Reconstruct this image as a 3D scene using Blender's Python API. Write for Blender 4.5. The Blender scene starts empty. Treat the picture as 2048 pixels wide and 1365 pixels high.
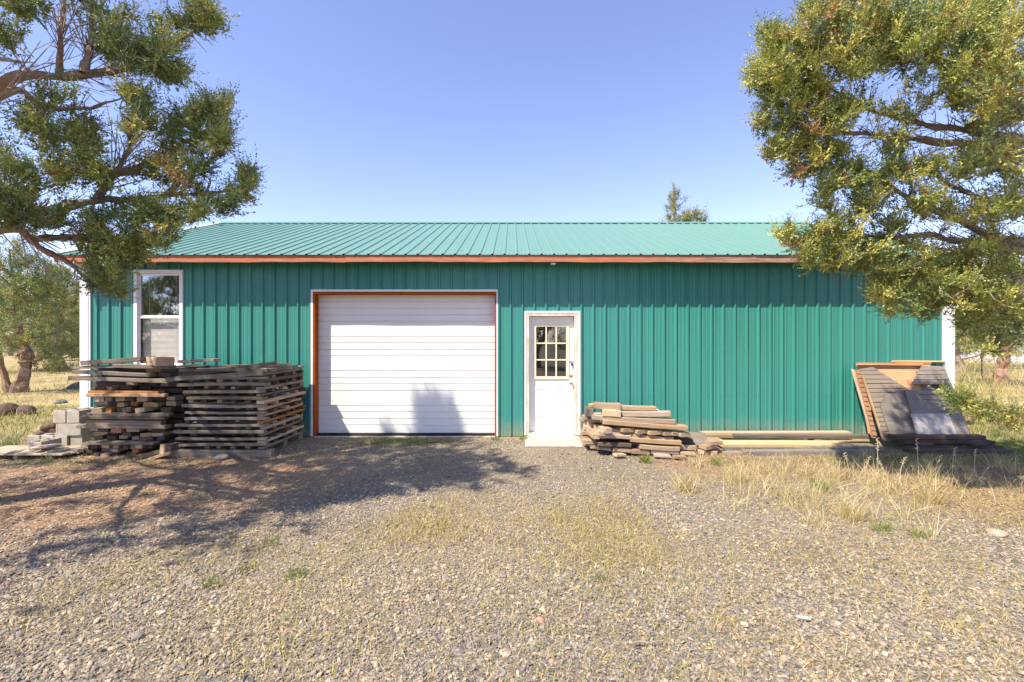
import bpy, math, random
import numpy as np
from mathutils import Vector, Matrix, Euler

R = math.radians
random.seed(7)
rng = np.random.default_rng(11)
scene = bpy.context.scene
COL = scene.collection
F = 920.0          # focal length in pixels of the 2048 px wide photograph
EYE = 1.65
D = 7.93           # distance of the front wall


def W(px, py, Y):
    """point at depth Y seen at photograph position (px, py)"""
    return ((px - 1024) / F * Y, Y, EYE + (682.5 - py) / F * Y)


def Wx(px, Y=D):
    return (px - 1024) / F * Y


def Wz(py, Y=D):
    return EYE + (682.5 - py) / F * Y


def srgb(r, g, b):
    f = lambda c: (c / 12.92 if c <= .04045 else ((c + .055) / 1.055) ** 2.4)
    return (f(r / 255), f(g / 255), f(b / 255))


ORD = ['zeroth', 'first', 'second', 'third', 'fourth', 'fifth', 'sixth', 'seventh', 'eighth', 'ninth', 'tenth',
       'eleventh', 'twelfth', 'thirteenth', 'fourteenth', 'fifteenth', 'sixteenth', 'seventeenth', 'eighteenth',
       'nineteenth', 'twentieth']


# ------------------------------------------------------------------ objects
def tag(o, label=None, cat=None, group=None, kind=None):
    if label: o['label'] = label
    if cat: o['category'] = cat
    if group: o['group'] = group
    if kind: o['kind'] = kind
    return o


def empty(name, loc):
    o = bpy.data.objects.new(name, None)
    o.empty_display_size = .2
    o.location = loc
    COL.objects.link(o)
    return o


def link(name, me, mat, parent=None, loc=None):
    o = bpy.data.objects.new(name, me)
    COL.objects.link(o)
    if mat is not None:
        for m in (mat if isinstance(mat, (list, tuple)) else [mat]):
            me.materials.append(m)
    if parent is not None:
        o.parent = parent
    if loc is not None:
        o.location = loc
    return o


class MB:
    """collects simple shapes into one mesh"""
    def __init__(s):
        s.v = []; s.f = []; s.m = []

    def add(s, vs, fs, mi=0):
        n = len(s.v)
        s.v += [tuple(v) for v in vs]
        s.f += [tuple(i + n for i in f) for f in fs]
        s.m += [mi] * len(fs)

    def box(s, a, b, mi=0):
        (x0, y0, z0), (x1, y1, z1) = a, b
        vs = [(x0, y0, z0), (x1, y0, z0), (x1, y1, z0), (x0, y1, z0), (x0, y0, z1), (x1, y0, z1), (x1, y1, z1), (x0, y1, z1)]
        s.add(vs, [(0, 3, 2, 1), (4, 5, 6, 7), (0, 1, 5, 4), (1, 2, 6, 5), (2, 3, 7, 6), (3, 0, 4, 7)], mi)

    def cbox(s, a, b, c=.004, mi=0):
        """box with chamfered edges"""
        me_v, me_f = chamfer_box([(a[i] + b[i]) / 2 for i in range(3)], [abs(b[i] - a[i]) / 2 for i in range(3)], c)
        s.add(me_v, me_f, mi)

    def tube(s, pts, rad, n=8, mi=0, cap=True):
        v, f = tube(pts, rad, n)
        if cap:
            f = f + [tuple(reversed(range(n))), tuple(len(v) - n + i for i in range(n))]
        s.add(v, f, mi)

    def build(s, name, mat, parent=None, loc=None, smooth=False, off=(0, 0, 0)):
        me = bpy.data.meshes.new(name)
        vs = [(v[0] - off[0], v[1] - off[1], v[2] - off[2]) for v in s.v]
        me.from_pydata(vs, [], s.f)
        if any(s.m):
            me.polygons.foreach_set('material_index', s.m)
        if smooth:
            me.polygons.foreach_set('use_smooth', [True] * len(me.polygons))
        me.update()
        return link(name, me, mat, parent, loc)


def chamfer_box(c, h, ch):
    ch = min(ch, .45 * min(h))
    vs = []; idx = {}
    for sx in (-1, 1):
        for sy in (-1, 1):
            for sz in (-1, 1):
                for ax in range(3):
                    p = [sx * h[0], sy * h[1], sz * h[2]]
                    for k in range(3):
                        if k != ax:
                            p[k] -= (sx, sy, sz)[k] * ch
                    idx[(sx, sy, sz, ax)] = len(vs)
                    vs.append((c[0] + p[0], c[1] + p[1], c[2] + p[2]))
    fs = []
    S = (-1, 1)
    for ax in range(3):
        o1, o2 = [(1, 2), (2, 0), (0, 1)][ax]
        for s in S:
            q = []
            for a, b in ((-1, -1), (1, -1), (1, 1), (-1, 1)):
                k = [0, 0, 0]; k[ax] = s; k[o1] = a; k[o2] = b
                q.append(idx[(k[0], k[1], k[2], ax)])
            fs.append(tuple(q if s > 0 else reversed(q)))
    for ax in range(3):
        o1, o2 = [(1, 2), (2, 0), (0, 1)][ax]
        for a in S:
            for b in S:
                k0 = [0, 0, 0]; k0[ax] = -1; k0[o1] = a; k0[o2] = b
                k1 = list(k0); k1[ax] = 1
                q = [idx[(*k0, o1)], idx[(*k1, o1)], idx[(*k1, o2)], idx[(*k0, o2)]]
                fs.append(tuple(q if a * b < 0 else reversed(q)))
    for sx in S:
        for sy in S:
            for sz in S:
                q = [idx[(sx, sy, sz, 0)], idx[(sx, sy, sz, 1)], idx[(sx, sy, sz, 2)]]
                fs.append(tuple(q if sx * sy * sz > 0 else reversed(q)))
    return vs, fs


def tube(pts, rad, n=8):
    P = np.array(pts, float)
    m = len(P)
    rad = np.broadcast_to(np.array(rad, float), (m,))
    T = np.gradient(P, axis=0)
    T /= np.linalg.norm(T, axis=1, keepdims=True) + 1e-9
    u = np.cross(T[0], (0, 0, 1.0))
    if np.linalg.norm(u) < .1: u = np.cross(T[0], (1.0, 0, 0))
    u /= np.linalg.norm(u)
    vs = []
    for i in range(m):
        u = u - T[i] * np.dot(u, T[i]); u /= np.linalg.norm(u) + 1e-9
        w = np.cross(T[i], u)
        for k in range(n):
            a = 2 * math.pi * k / n
            vs.append(tuple(P[i] + rad[i] * (math.cos(a) * u + math.sin(a) * w)))
    fs = []
    for i in range(m - 1):
        for k in range(n):
            fs.append((i * n + k, i * n + (k + 1) % n, (i + 1) * n + (k + 1) % n, (i + 1) * n + k))
    return vs, fs


def np_mesh(name, V, Q, mat, parent=None, col=None, loc=None, smooth=False):
    """fast mesh from numpy: V (n,3), Q (m,k) faces, col (n,3) vertex colour"""
    me = bpy.data.meshes.new(name)
    k = Q.shape[1]
    me.vertices.add(len(V)); me.loops.add(Q.size); me.polygons.add(len(Q))
    me.vertices.foreach_set('co', np.ascontiguousarray(V, np.float32).ravel())
    me.loops.foreach_set('vertex_index', np.ascontiguousarray(Q, np.int32).ravel())
    me.polygons.foreach_set('loop_start', np.arange(0, Q.size, k, dtype=np.int32))
    me.polygons.foreach_set('use_smooth', np.full(len(Q), smooth))
    if col is not None:
        a = me.color_attributes.new('Col', 'FLOAT_COLOR', 'POINT')
        c4 = np.ones((len(V), 4), np.float32); c4[:, :3] = col
        a.data.foreach_set('color', c4.ravel())
    me.update(calc_edges=True)
    return link(name, me, mat, parent, loc)


# ------------------------------------------------------------------ materials
def mk(name):
    m = bpy.data.materials.new(name); m.use_nodes = True
    nt = m.node_tree
    b = nt.nodes['Principled BSDF']
    return m, nt, b


def N(nt, t, **kw):
    n = nt.nodes.new(t)
    for k, v in kw.items():
        if k.startswith('i_'):
            n.inputs[k[2:].replace('_', ' ')].default_value = v
        else:
            setattr(n, k, v)
    return n


def ramp(nt, stops):
    r = nt.nodes.new('ShaderNodeValToRGB')
    el = r.color_ramp.elements
    while len(el) < len(stops): el.new(.5)
    for e, (p, c) in zip(el, stops):
        e.position = p; e.color = (*c, 1)
    return r


def L(nt, a, b): nt.links.new(a, b)


def simple(name, c, rough=.6, spec=.4, var=.12, scale=6, metal=0, bump=0, bscale=60):
    m, nt, b = mk(name)
    tc = N(nt, 'ShaderNodeTexCoord')
    n = N(nt, 'ShaderNodeTexNoise', i_Scale=scale, i_Detail=6.0)
    L(nt, tc.outputs['Object'], n.inputs['Vector'])
    r = ramp(nt, [(.3, [x * (1 - var) for x in c]), (.7, [min(1, x * (1 + var)) for x in c])])
    L(nt, n.outputs['Fac'], r.inputs['Fac'])
    L(nt, r.outputs['Color'], b.inputs['Base Color'])
    b.inputs['Roughness'].default_value = rough
    b.inputs['Specular IOR Level'].default_value = spec
    b.inputs['Metallic'].default_value = metal
    if bump:
        n2 = N(nt, 'ShaderNodeTexNoise', i_Scale=bscale, i_Detail=6.0)
        L(nt, tc.outputs['Object'], n2.inputs['Vector'])
        bp = N(nt, 'ShaderNodeBump', i_Strength=bump, i_Distance=.01)
        L(nt, n2.outputs['Fac'], bp.inputs['Height'])
        L(nt, bp.outputs['Normal'], b.inputs['Normal'])
    return m


def wood(name, dark, light, other, vlo=.7, vhi=1.25, bump=.5, axis=0):
    """weathered timber, grain along local X, each object its own tone"""
    m, nt, b = mk(name)
    tc = N(nt, 'ShaderNodeTexCoord'); oi = N(nt, 'ShaderNodeObjectInfo')
    mul = N(nt, 'ShaderNodeMath', operation='MULTIPLY'); mul.inputs[1].default_value = 71.3
    L(nt, oi.outputs['Random'], mul.inputs[0])
    add = N(nt, 'ShaderNodeVectorMath', operation='ADD')
    L(nt, tc.outputs['Object'], add.inputs[0]); L(nt, mul.outputs[0], add.inputs[1])
    sc = [26, 26, 26]; sc[axis] = 1.6
    mp = N(nt, 'ShaderNodeMapping'); mp.inputs['Scale'].default_value = sc
    L(nt, add.outputs[0], mp.inputs['Vector'])
    n1 = N(nt, 'ShaderNodeTexNoise', i_Scale=1.7, i_Detail=7.0, i_Roughness=.65)
    L(nt, mp.outputs[0], n1.inputs['Vector'])
    r1 = ramp(nt, [(.28, dark), (.72, light)])
    L(nt, n1.outputs['Fac'], r1.inputs['Fac'])
    n2 = N(nt, 'ShaderNodeTexNoise', i_Scale=3.5, i_Detail=4.0)
    L(nt, add.outputs[0], n2.inputs['Vector'])
    r2 = ramp(nt, [(.45, (0, 0, 0)), (.68, (1, 1, 1))])
    L(nt, n2.outputs['Fac'], r2.inputs['Fac'])
    mx = N(nt, 'ShaderNodeMix', data_type='RGBA'); mx.inputs['B'].default_value = (*other, 1)
    f = N(nt, 'ShaderNodeMath', operation='MULTIPLY'); f.inputs[1].default_value = .7
    L(nt, r2.outputs['Color'], f.inputs[0]); L(nt, f.outputs[0], mx.inputs['Factor'])
    L(nt, r1.outputs['Color'], mx.inputs['A'])
    wn = N(nt, 'ShaderNodeTexWhiteNoise', noise_dimensions='1D')
    L(nt, mul.outputs[0], wn.inputs['W'])
    mr = N(nt, 'ShaderNodeMapRange'); mr.inputs['To Min'].default_value = vlo; mr.inputs['To Max'].default_value = vhi
    L(nt, wn.outputs['Value'], mr.inputs['Value'])
    mr2 = N(nt, 'ShaderNodeMapRange'); mr2.inputs['To Min'].default_value = .75; mr2.inputs['To Max'].default_value = 1.2
    L(nt, oi.outputs['Random'], mr2.inputs['Value'])
    hs = N(nt, 'ShaderNodeHueSaturation')
    L(nt, mx.outputs['Result'], hs.inputs['Color']); L(nt, mr.outputs[0], hs.inputs['Value']); L(nt, mr2.outputs[0], hs.inputs['Saturation'])
    L(nt, hs.outputs['Color'], b.inputs['Base Color'])
    b.inputs['Roughness'].default_value = .85
    b.inputs['Specular IOR Level'].default_value = .25
    bp = N(nt, 'ShaderNodeBump', i_Strength=bump, i_Distance=.004)
    L(nt, n1.outputs['Fac'], bp.inputs['Height']); L(nt, bp.outputs['Normal'], b.inputs['Normal'])
    return m


def vcol(name, rough=.8, transl=0, spec=.25, bump=0):
    m, nt, b = mk(name)
    a = N(nt, 'ShaderNodeVertexColor', layer_name='Col')
    L(nt, a.outputs['Color'], b.inputs['Base Color'])
    b.inputs['Roughness'].default_value = rough
    b.inputs['Specular IOR Level'].default_value = spec
    if transl:
        t = N(nt, 'ShaderNodeBsdfTranslucent'); L(nt, a.outputs['Color'], t.inputs['Color'])
        mx = N(nt, 'ShaderNodeMixShader', i_Fac=transl)
        L(nt, b.outputs[0], mx.inputs[1]); L(nt, t.outputs[0], mx.inputs[2])
        L(nt, mx.outputs[0], nt.nodes['Material Output'].inputs['Surface'])
    if bump:
        tc = N(nt, 'ShaderNodeTexCoord')
        n2 = N(nt, 'ShaderNodeTexNoise', i_Scale=bump, i_Detail=4.0)
        L(nt, tc.outputs['Object'], n2.inputs['Vector'])
        bp = N(nt, 'ShaderNodeBump', i_Strength=.4, i_Distance=.004)
        L(nt, n2.outputs['Fac'], bp.inputs['Height']); L(nt, bp.outputs['Normal'], b.inputs['Normal'])
    return m


def paint_metal(name, c, rough=.32, streak=.1, splash=0):
    m, nt, b = mk(name)
    tc = N(nt, 'ShaderNodeTexCoord')
    mp = N(nt, 'ShaderNodeMapping'); mp.inputs['Scale'].default_value = (26, 26, .35)
    L(nt, tc.outputs['Object'], mp.inputs['Vector'])
    n = N(nt, 'ShaderNodeTexNoise', i_Scale=1.0, i_Detail=5.0)
    L(nt, mp.outputs[0], n.inputs['Vector'])
    r = ramp(nt, [(.3, [x * (1 - streak) for x in c]), (.7, [x * (1 + streak) for x in c])])
    L(nt, n.outputs['Fac'], r.inputs['Fac'])
    n3 = N(nt, 'ShaderNodeTexNoise', i_Scale=1.3, i_Detail=8.0, i_Roughness=.7)
    L(nt, tc.outputs['Object'], n3.inputs['Vector'])
    r3 = ramp(nt, [(.62, (0, 0, 0)), (.8, (1, 1, 1))])
    L(nt, n3.outputs['Fac'], r3.inputs['Fac'])
    mu = N(nt, 'ShaderNodeMath', operation='MULTIPLY'); mu.inputs[1].default_value = .22
    L(nt, r3.outputs['Color'], mu.inputs[0])
    mx = N(nt, 'ShaderNodeMix', data_type='RGBA'); mx.inputs['B'].default_value = (.32, .42, .36, 1)
    L(nt, mu.outputs[0], mx.inputs['Factor']); L(nt, r.outputs['Color'], mx.inputs['A'])
    out_ = mx.outputs['Result']
    if splash:                                          # dried mud splashed up by rain
        sz_ = N(nt, 'ShaderNodeSeparateXYZ'); L(nt, tc.outputs['Object'], sz_.inputs[0])
        n5 = N(nt, 'ShaderNodeTexNoise', i_Scale=5.0, i_Detail=9.0, i_Roughness=.75); L(nt, tc.outputs['Object'], n5.inputs['Vector'])
        ma_ = N(nt, 'ShaderNodeMath', operation='MULTIPLY_ADD'); ma_.inputs[1].default_value = -.55; L(nt, n5.outputs['Fac'], ma_.inputs[0]); L(nt, sz_.outputs['Z'], ma_.inputs[2])
        mp5 = N(nt, 'ShaderNodeMapRange'); mp5.inputs['From Min'].default_value = .06; mp5.inputs['From Max'].default_value = -.26; mp5.inputs['To Max'].default_value = splash
        L(nt, ma_.outputs[0], mp5.inputs['Value'])
        mx5 = N(nt, 'ShaderNodeMix', data_type='RGBA'); mx5.inputs['B'].default_value = (.33, .27, .19, 1)
        L(nt, mp5.outputs[0], mx5.inputs['Factor']); L(nt, out_, mx5.inputs['A']); out_ = mx5.outputs['Result']
    L(nt, out_, b.inputs['Base Color'])
    mrr = N(nt, 'ShaderNodeMapRange'); mrr.inputs['To Min'].default_value = rough - .08; mrr.inputs['To Max'].default_value = rough + .15
    L(nt, n3.outputs['Fac'], mrr.inputs['Value']); L(nt, mrr.outputs[0], b.inputs['Roughness'])
    b.inputs['Specular IOR Level'].default_value = .5
    n2 = N(nt, 'ShaderNodeTexNoise', i_Scale=2.2, i_Detail=2.0)
    L(nt, tc.outputs['Object'], n2.inputs['Vector'])
    bp = N(nt, 'ShaderNodeBump', i_Strength=.12, i_Distance=.03)
    L(nt, n2.outputs['Fac'], bp.inputs['Height']); L(nt, bp.outputs['Normal'], b.inputs['Normal'])
    return m


def glass(name, refl=.3, tint=(.85, .9, .88)):
    m, nt, b = mk(name)
    nt.nodes.remove(b)
    t = N(nt, 'ShaderNodeBsdfTransparent'); t.inputs['Color'].default_value = (*tint, 1)
    g = N(nt, 'ShaderNodeBsdfGlossy'); g.inputs['Roughness'].default_value = .01; g.inputs['Color'].default_value = (.95, .97, 1, 1)
    tc = N(nt, 'ShaderNodeTexCoord')
    n2 = N(nt, 'ShaderNodeTexNoise', i_Scale=1.6, i_Detail=1.0)
    L(nt, tc.outputs['Object'], n2.inputs['Vector'])
    bp = N(nt, 'ShaderNodeBump', i_Strength=.05, i_Distance=.02)
    L(nt, n2.outputs['Fac'], bp.inputs['Height']); L(nt, bp.outputs['Normal'], g.inputs['Normal'])
    mx = N(nt, 'ShaderNodeMixShader', i_Fac=refl)
    L(nt, t.outputs[0], mx.inputs[1]); L(nt, g.outputs[0], mx.inputs[2])
    L(nt, mx.outputs[0], nt.nodes['Material Output'].inputs['Surface'])
    return m


GREEN = (.041, .240, .196)
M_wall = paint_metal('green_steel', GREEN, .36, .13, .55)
M_roof = paint_metal('green_roof_steel', (.145, .285, .225), .36, .05)  # wall green paled in the colour for sky reflection and sun fading
M_white = simple('white_trim_paint', (.80, .79, .80), .45, .4, .04, 3)
M_jwood = wood('weathered_white_jamb', (.42, .35, .26), (.72, .67, .58), (.78, .75, .70), .95, 1.05, .5, 2)
M_gdoor = simple('white_door_enamel', (.82, .795, .735), .45, .35, .03, 2)
M_edoor = simple('white_steel_door', (.83, .81, .755), .4, .4, .03, 3)
M_cream = simple('cream_glazing_bead', (.80, .71, .53), .5, .3, .08, 9)
M_stain = wood('orange_stained_wood', (.30, .085, .036), (.44, .15, .065), (.36, .11, .045), .95, 1.05, .4)
M_fascia = None
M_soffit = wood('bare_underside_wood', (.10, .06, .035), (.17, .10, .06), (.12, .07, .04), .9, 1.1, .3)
M_dark = simple('dark_interior', (.02, .02, .02), .9, .1)
M_blind = simple('white_blind_slats', (.72, .70, .67), .6, .2, .03)
M_glassw = glass('window_glass', .30, (.80, .84, .83))
M_screen = glass('lower_window_glass', .12, (.88, .86, .84))
M_glassd = glass('dark_door_glass', .20, (.55, .56, .5))
M_brass = simple('aged_brass', (.45, .33, .16), .35, .5, .15, 20, .9)
M_steel = simple('brushed_steel', (.5, .49, .47), .35, .5, .1, 20, .9)
M_blue = simple('blue_padlock_plastic', (.02, .07, .42), .4, .5)
M_conc = simple('pale_concrete', (.50, .43, .35), .9, .2, .18, 7, 0, .5, 70)
M_block = simple('concrete_block_grey', (.44, .39, .32), .92, .15, .14, 12, 0, .6, 120)
M_grey = wood('wood_weathered_grey', (.082, .068, .054), (.325, .28, .225), (.24, .18, .12), .5, 1.15)
M_tan = wood('wood_weathered_tan', (.25, .165, .095), (.50, .365, .235), (.43, .345, .25), .8, 1.15)
M_fresh = wood('wood_yellow_fresh', (.42, .29, .155), (.62, .46, .28), (.52, .40, .25), .92, 1.1)
M_oran = wood('wood_orange_raw', (.28, .125, .055), (.48, .24, .115), (.38, .19, .09), .85, 1.1)
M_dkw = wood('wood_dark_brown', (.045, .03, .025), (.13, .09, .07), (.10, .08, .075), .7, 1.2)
M_orply = wood('orange_tan_plywood', (.42, .24, .12), (.60, .37, .20), (.50, .30, .16), .95, 1.05, .3)
M_slat = wood('weathered_siding', (.13, .10, .075), (.30, .24, .18), (.22, .18, .14), .85, 1.1)
M_ply = wood('grey_plywood', (.14, .122, .105), (.27, .24, .205), (.12, .10, .085), .85, 1.1, .3)
M_plylt = wood('pale_grey_plywood', (.34, .32, .31), (.40, .385, .375), (.33, .31, .30), .95, 1.05, .3)
M_bark = wood('juniper_bark', (.15, .09, .06), (.46, .345, .26), (.32, .17, .10), .9, 1.1, .9, 2)
M_twig = simple('juniper_twig', (.36, .275, .21), .9, .15, .35, 9)
M_leaf = vcol('juniper_foliage', .5, .16, .4)
M_stone = vcol('gravel_stone', .85, 0, .25, 90)
M_grass = vcol('grass_blade', .6, .25, .25)
M_straw = vcol('straw_litter', .7, 0, .25)
M_rock = simple('red_brown_rock', (.15, .095, .07), .9, .2, .35, 5, 0, .8, 14)
M_rockg = simple('grey_rock', (.20, .185, .165), .9, .2, .3, 6, 0, .8, 18)
M_flag = simple('tan_flagstone', (.42, .33, .24), .9, .2, .2, 6, 0, .6, 30)


def fascia_mat():
    """orange stain on the left, worn to bare pinkish wood towards the right end"""
    m, nt, b = mk('stained_fascia')
    tc = N(nt, 'ShaderNodeTexCoord')
    mp = N(nt, 'ShaderNodeMapping'); mp.inputs['Scale'].default_value = (1.4, 20, 20)
    L(nt, tc.outputs['Object'], mp.inputs['Vector'])
    n = N(nt, 'ShaderNodeTexNoise', i_Scale=2.0, i_Detail=8.0, i_Roughness=.7)
    L(nt, mp.outputs[0], n.inputs['Vector'])
    r = ramp(nt, [(.3, (.32, .085, .04)), (.62, (.50, .18, .08)), (.76, (.58, .36, .19))])
    L(nt, n.outputs['Fac'], r.inputs['Fac'])
    r2 = ramp(nt, [(.3, (.12, .075, .05)), (.6, (.45, .27, .18)), (.8, (.58, .40, .29))])
    L(nt, n.outputs['Fac'], r2.inputs['Fac'])
    sx = N(nt, 'ShaderNodeSeparateXYZ'); L(nt, tc.outputs['Object'], sx.inputs[0])
    n2 = N(nt, 'ShaderNodeTexNoise', i_Scale=1.2, i_Detail=5.0)
    L(nt, mp.outputs[0], n2.inputs['Vector'])
    ad = N(nt, 'ShaderNodeMath', operation='MULTIPLY_ADD'); ad.inputs[1].default_value = 5.0
    L(nt, n2.outputs['Fac'], ad.inputs[0]); L(nt, sx.outputs['X'], ad.inputs[2])
    mr = N(nt, 'ShaderNodeMapRange'); mr.inputs['From Min'].default_value = 4.2; mr.inputs['From Max'].default_value = 6.6
    L(nt, ad.outputs[0], mr.inputs['Value'])
    mx = N(nt, 'ShaderNodeMix', data_type='RGBA')
    L(nt, mr.outputs[0], mx.inputs['Factor']); L(nt, r.outputs['Color'], mx.inputs['A']); L(nt, r2.outputs['Color'], mx.inputs['B'])
    L(nt, mx.outputs['Result'], b.inputs['Base Color'])
    b.inputs['Roughness'].default_value = .7
    bp = N(nt, 'ShaderNodeBump', i_Strength=.5, i_Distance=.004)
    L(nt, n.outputs['Fac'], bp.inputs['Height']); L(nt, bp.outputs['Normal'], b.inputs['Normal'])
    return m


M_fascia = fascia_mat()


def ground_mat():
    m, nt, b = mk('yard_earth')
    tc = N(nt, 'ShaderNodeTexCoord')
    P = tc.outputs['Object']

    def noise(s, d=6.0, rough=.6):
        n = N(nt, 'ShaderNodeTexNoise', i_Scale=s, i_Detail=d, i_Roughness=rough)
        L(nt, P, n.inputs['Vector']); return n.outputs['Fac']

    def mixc(f, a, bcol):
        mx = N(nt, 'ShaderNodeMix', data_type='RGBA')
        L(nt, f, mx.inputs['Factor'])
        for s, v in (('A', a), ('B', bcol)):
            if isinstance(v, tuple): mx.inputs[s].default_value = (*v, 1)
            else: L(nt, v, mx.inputs[s])
        return mx.outputs['Result']

    def blob(cx, cy, rx, ry, soft=.35):
        mp = N(nt, 'ShaderNodeMapping')
        mp.inputs['Location'].default_value = (-cx / rx, -cy / ry, 0); mp.inputs['Scale'].default_value = (1 / rx, 1 / ry, 0)
        L(nt, P, mp.inputs['Vector'])
        ln = N(nt, 'ShaderNodeVectorMath', operation='LENGTH'); L(nt, mp.outputs[0], ln.inputs[0])
        ad = N(nt, 'ShaderNodeMath', operation='MULTIPLY_ADD'); ad.inputs[1].default_value = .8
        L(nt, noise(1.6), ad.inputs[0]); L(nt, ln.outputs['Value'], ad.inputs[2])
        mr = N(nt, 'ShaderNodeMapRange', interpolation_type='SMOOTHSTEP')
        mr.inputs['From Min'].default_value = 1.4 + soft / 2; mr.inputs['From Max'].default_value = 1.4 - soft
        mr.inputs['To Min'].default_value = 0; mr.inputs['To Max'].default_value = 1
        L(nt, ad.outputs[0], mr.inputs['Value'])
        return mr.outputs[0]
    grav = ramp(nt, [(.32, (.09, .078, .062)), (.5, (.22, .18, .13)), (.7, (.40, .33, .23))])
    L(nt, noise(38, 10.0, .75), grav.inputs['Fac'])
    gr2 = ramp(nt, [(.35, (.18, .15, .115)), (.65, (.34, .275, .19))])
    L(nt, noise(1.1), gr2.inputs['Fac'])
    hm = N(nt, 'ShaderNodeMath', operation='MULTIPLY'); hm.inputs[1].default_value = 0
    base = N(nt, 'ShaderNodeMix', data_type='RGBA'); base.inputs['Factor'].default_value = .45
    L(nt, grav.outputs['Color'], base.inputs['A']); L(nt, gr2.outputs['Color'], base.inputs['B'])
    c = base.outputs['Result']
    duff = ramp(nt, [(.3, (.15, .09, .055)), (.5, (.32, .205, .125)), (.7, (.47, .33, .21))])
    L(nt, noise(30, 9.0, .75), duff.inputs['Fac'])
    c = mixc(blob(-4.6, 5.3, 2.6, 1.9), c, duff.outputs['Color'])
    c = mixc(blob(5.6, 5.4, 1.8, 1.5), c, duff.outputs['Color'])
    c = mixc(blob(3.2, 6.2, 1.4, .8), c, duff.outputs['Color'])
    # field beyond and beside the building
    field = ramp(nt, [(.3, (.16, .15, .055)), (.48, (.36, .28, .13)), (.7, (.50, .39, .20))])
    L(nt, noise(.55, 9.0, .7), field.inputs['Fac'])
    sx = N(nt, 'ShaderNodeSeparateXYZ'); L(nt, P, sx.inputs[0])
    ad = N(nt, 'ShaderNodeMath', operation='MULTIPLY_ADD'); ad.inputs[1].default_value = 3.0
    L(nt, noise(.6), ad.inputs[0]); L(nt, sx.outputs['Y'], ad.inputs[2])
    mr = N(nt, 'ShaderNodeMapRange', interpolation_type='SMOOTHSTEP')
    mr.inputs['From Min'].default_value = 8.9; mr.inputs['From Max'].default_value = 10.0
    L(nt, ad.outputs[0], mr.inputs['Value'])
    c = mixc(mr.outputs[0], c, field.outputs['Color'])
    moss = ramp(nt, [(.3, (.10, .12, .02)), (.7, (.25, .26, .06))]); L(nt, noise(25), moss.inputs['Fac'])
    c = mixc(blob(-1.75, 7.55, .62, .22, .5), c, moss.outputs['Color'])
    c = mixc(blob(7.6, 7.2, 1.4, .9, .5), c, moss.outputs['Color'])
    L(nt, c, b.inputs['Base Color'])
    b.inputs['Roughness'].default_value = .95; b.inputs['Specular IOR Level'].default_value = .15
    bp = N(nt, 'ShaderNodeBump', i_Strength=.9, i_Distance=.02)
    L(nt, noise(42, 8.0, .7), bp.inputs['Height']); L(nt, bp.outputs['Normal'], b.inputs['Normal'])
    return m


# ------------------------------------------------------------------ camera, light, sky
cam = bpy.data.cameras.new('camera'); cam.sensor_width = 36; cam.lens = F / 2048 * 36
cam.clip_end = 3000; cam.clip_start = .05
co = bpy.data.objects.new('camera', cam); COL.objects.link(co)
co.location = (0, 0, EYE); co.rotation_euler = (R(90), 0, 0)
scene.camera = co
SA, SB = 1.14, 2.00                                   # sun travel per metre of depth: +x SA, -z SB
sd = Vector((-SA, -1, SB)).normalized()              # towards the sun
elev = math.asin(sd.z); az = math.atan2(sd.x, sd.y)  # azimuth from +Y towards +X
sl = bpy.data.lights.new('sun', 'SUN'); sl.energy = 4.6; sl.angle = R(.53); sl.color = (1, .91, .77)
so = bpy.data.objects.new('sun', sl); COL.objects.link(so)
so.rotation_euler = sd.to_track_quat('Z', 'Y').to_euler(); so.location = (-20, -25, 35)
w = bpy.data.worlds.new('World'); scene.world = w; w.use_nodes = True
nt = w.node_tree
bg = nt.nodes['Background']
sky = nt.nodes.new('ShaderNodeTexSky'); sky.sky_type = 'NISHITA'; sky.sun_disc = False
sky.sun_elevation = elev; sky.sun_rotation = az; sky.altitude = 1000; sky.air_density = 1.0; sky.dust_density = 0.0; sky.ozone_density = 1.5
tint = nt.nodes.new('ShaderNodeMix'); tint.data_type = 'RGBA'; tint.blend_type = 'MULTIPLY'; tint.inputs['Factor'].default_value = 1
tint.inputs['B'].default_value = (1.17, .985, 1.10, 1)
L(nt, sky.outputs[0], tint.inputs['A']); L(nt, tint.outputs['Result'], bg.inputs['Color'])
bg.inputs['Strength'].default_value = .15
scene.view_settings.view_transform = 'Standard'; scene.view_settings.look = 'None'
scene.view_settings.exposure = .95; scene.view_settings.gamma = 1
scene.render.engine = 'CYCLES'
scene.cycles.max_bounces = 8; scene.cycles.transparent_max_bounces = 12
scene.cycles.use_denoising = True

# ------------------------------------------------------------------ ground
g = MB(); S = 700
g.add([(-S, -S, 0), (S, -S, 0), (S, S, 0), (-S, S, 0)], [(0, 1, 2, 3)])
tag(g.build('ground', ground_mat()), kind='structure')


# ------------------------------------------------------------------ the steel building
bld = empty('workshop', (0, D, 0))
tag(bld, 'long green steel sided workshop with ribbed metal roof and white overhead door', 'building')
BO = (0, D, 0)                                    # parts are built in world space and moved to the base
XL, XR = -7.36, 7.52                              # wall ends
EY, EZ, RY, RZ = 7.55, 3.066, 11.9, 4.70           # eave and ridge
BY = 2 * RY - D                                   # back wall
PITCH = .2034
SLOPE = (RZ - EZ) / (RY - EY)


def roof_z(y): return EZ + SLOPE * (y - EY)


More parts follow.
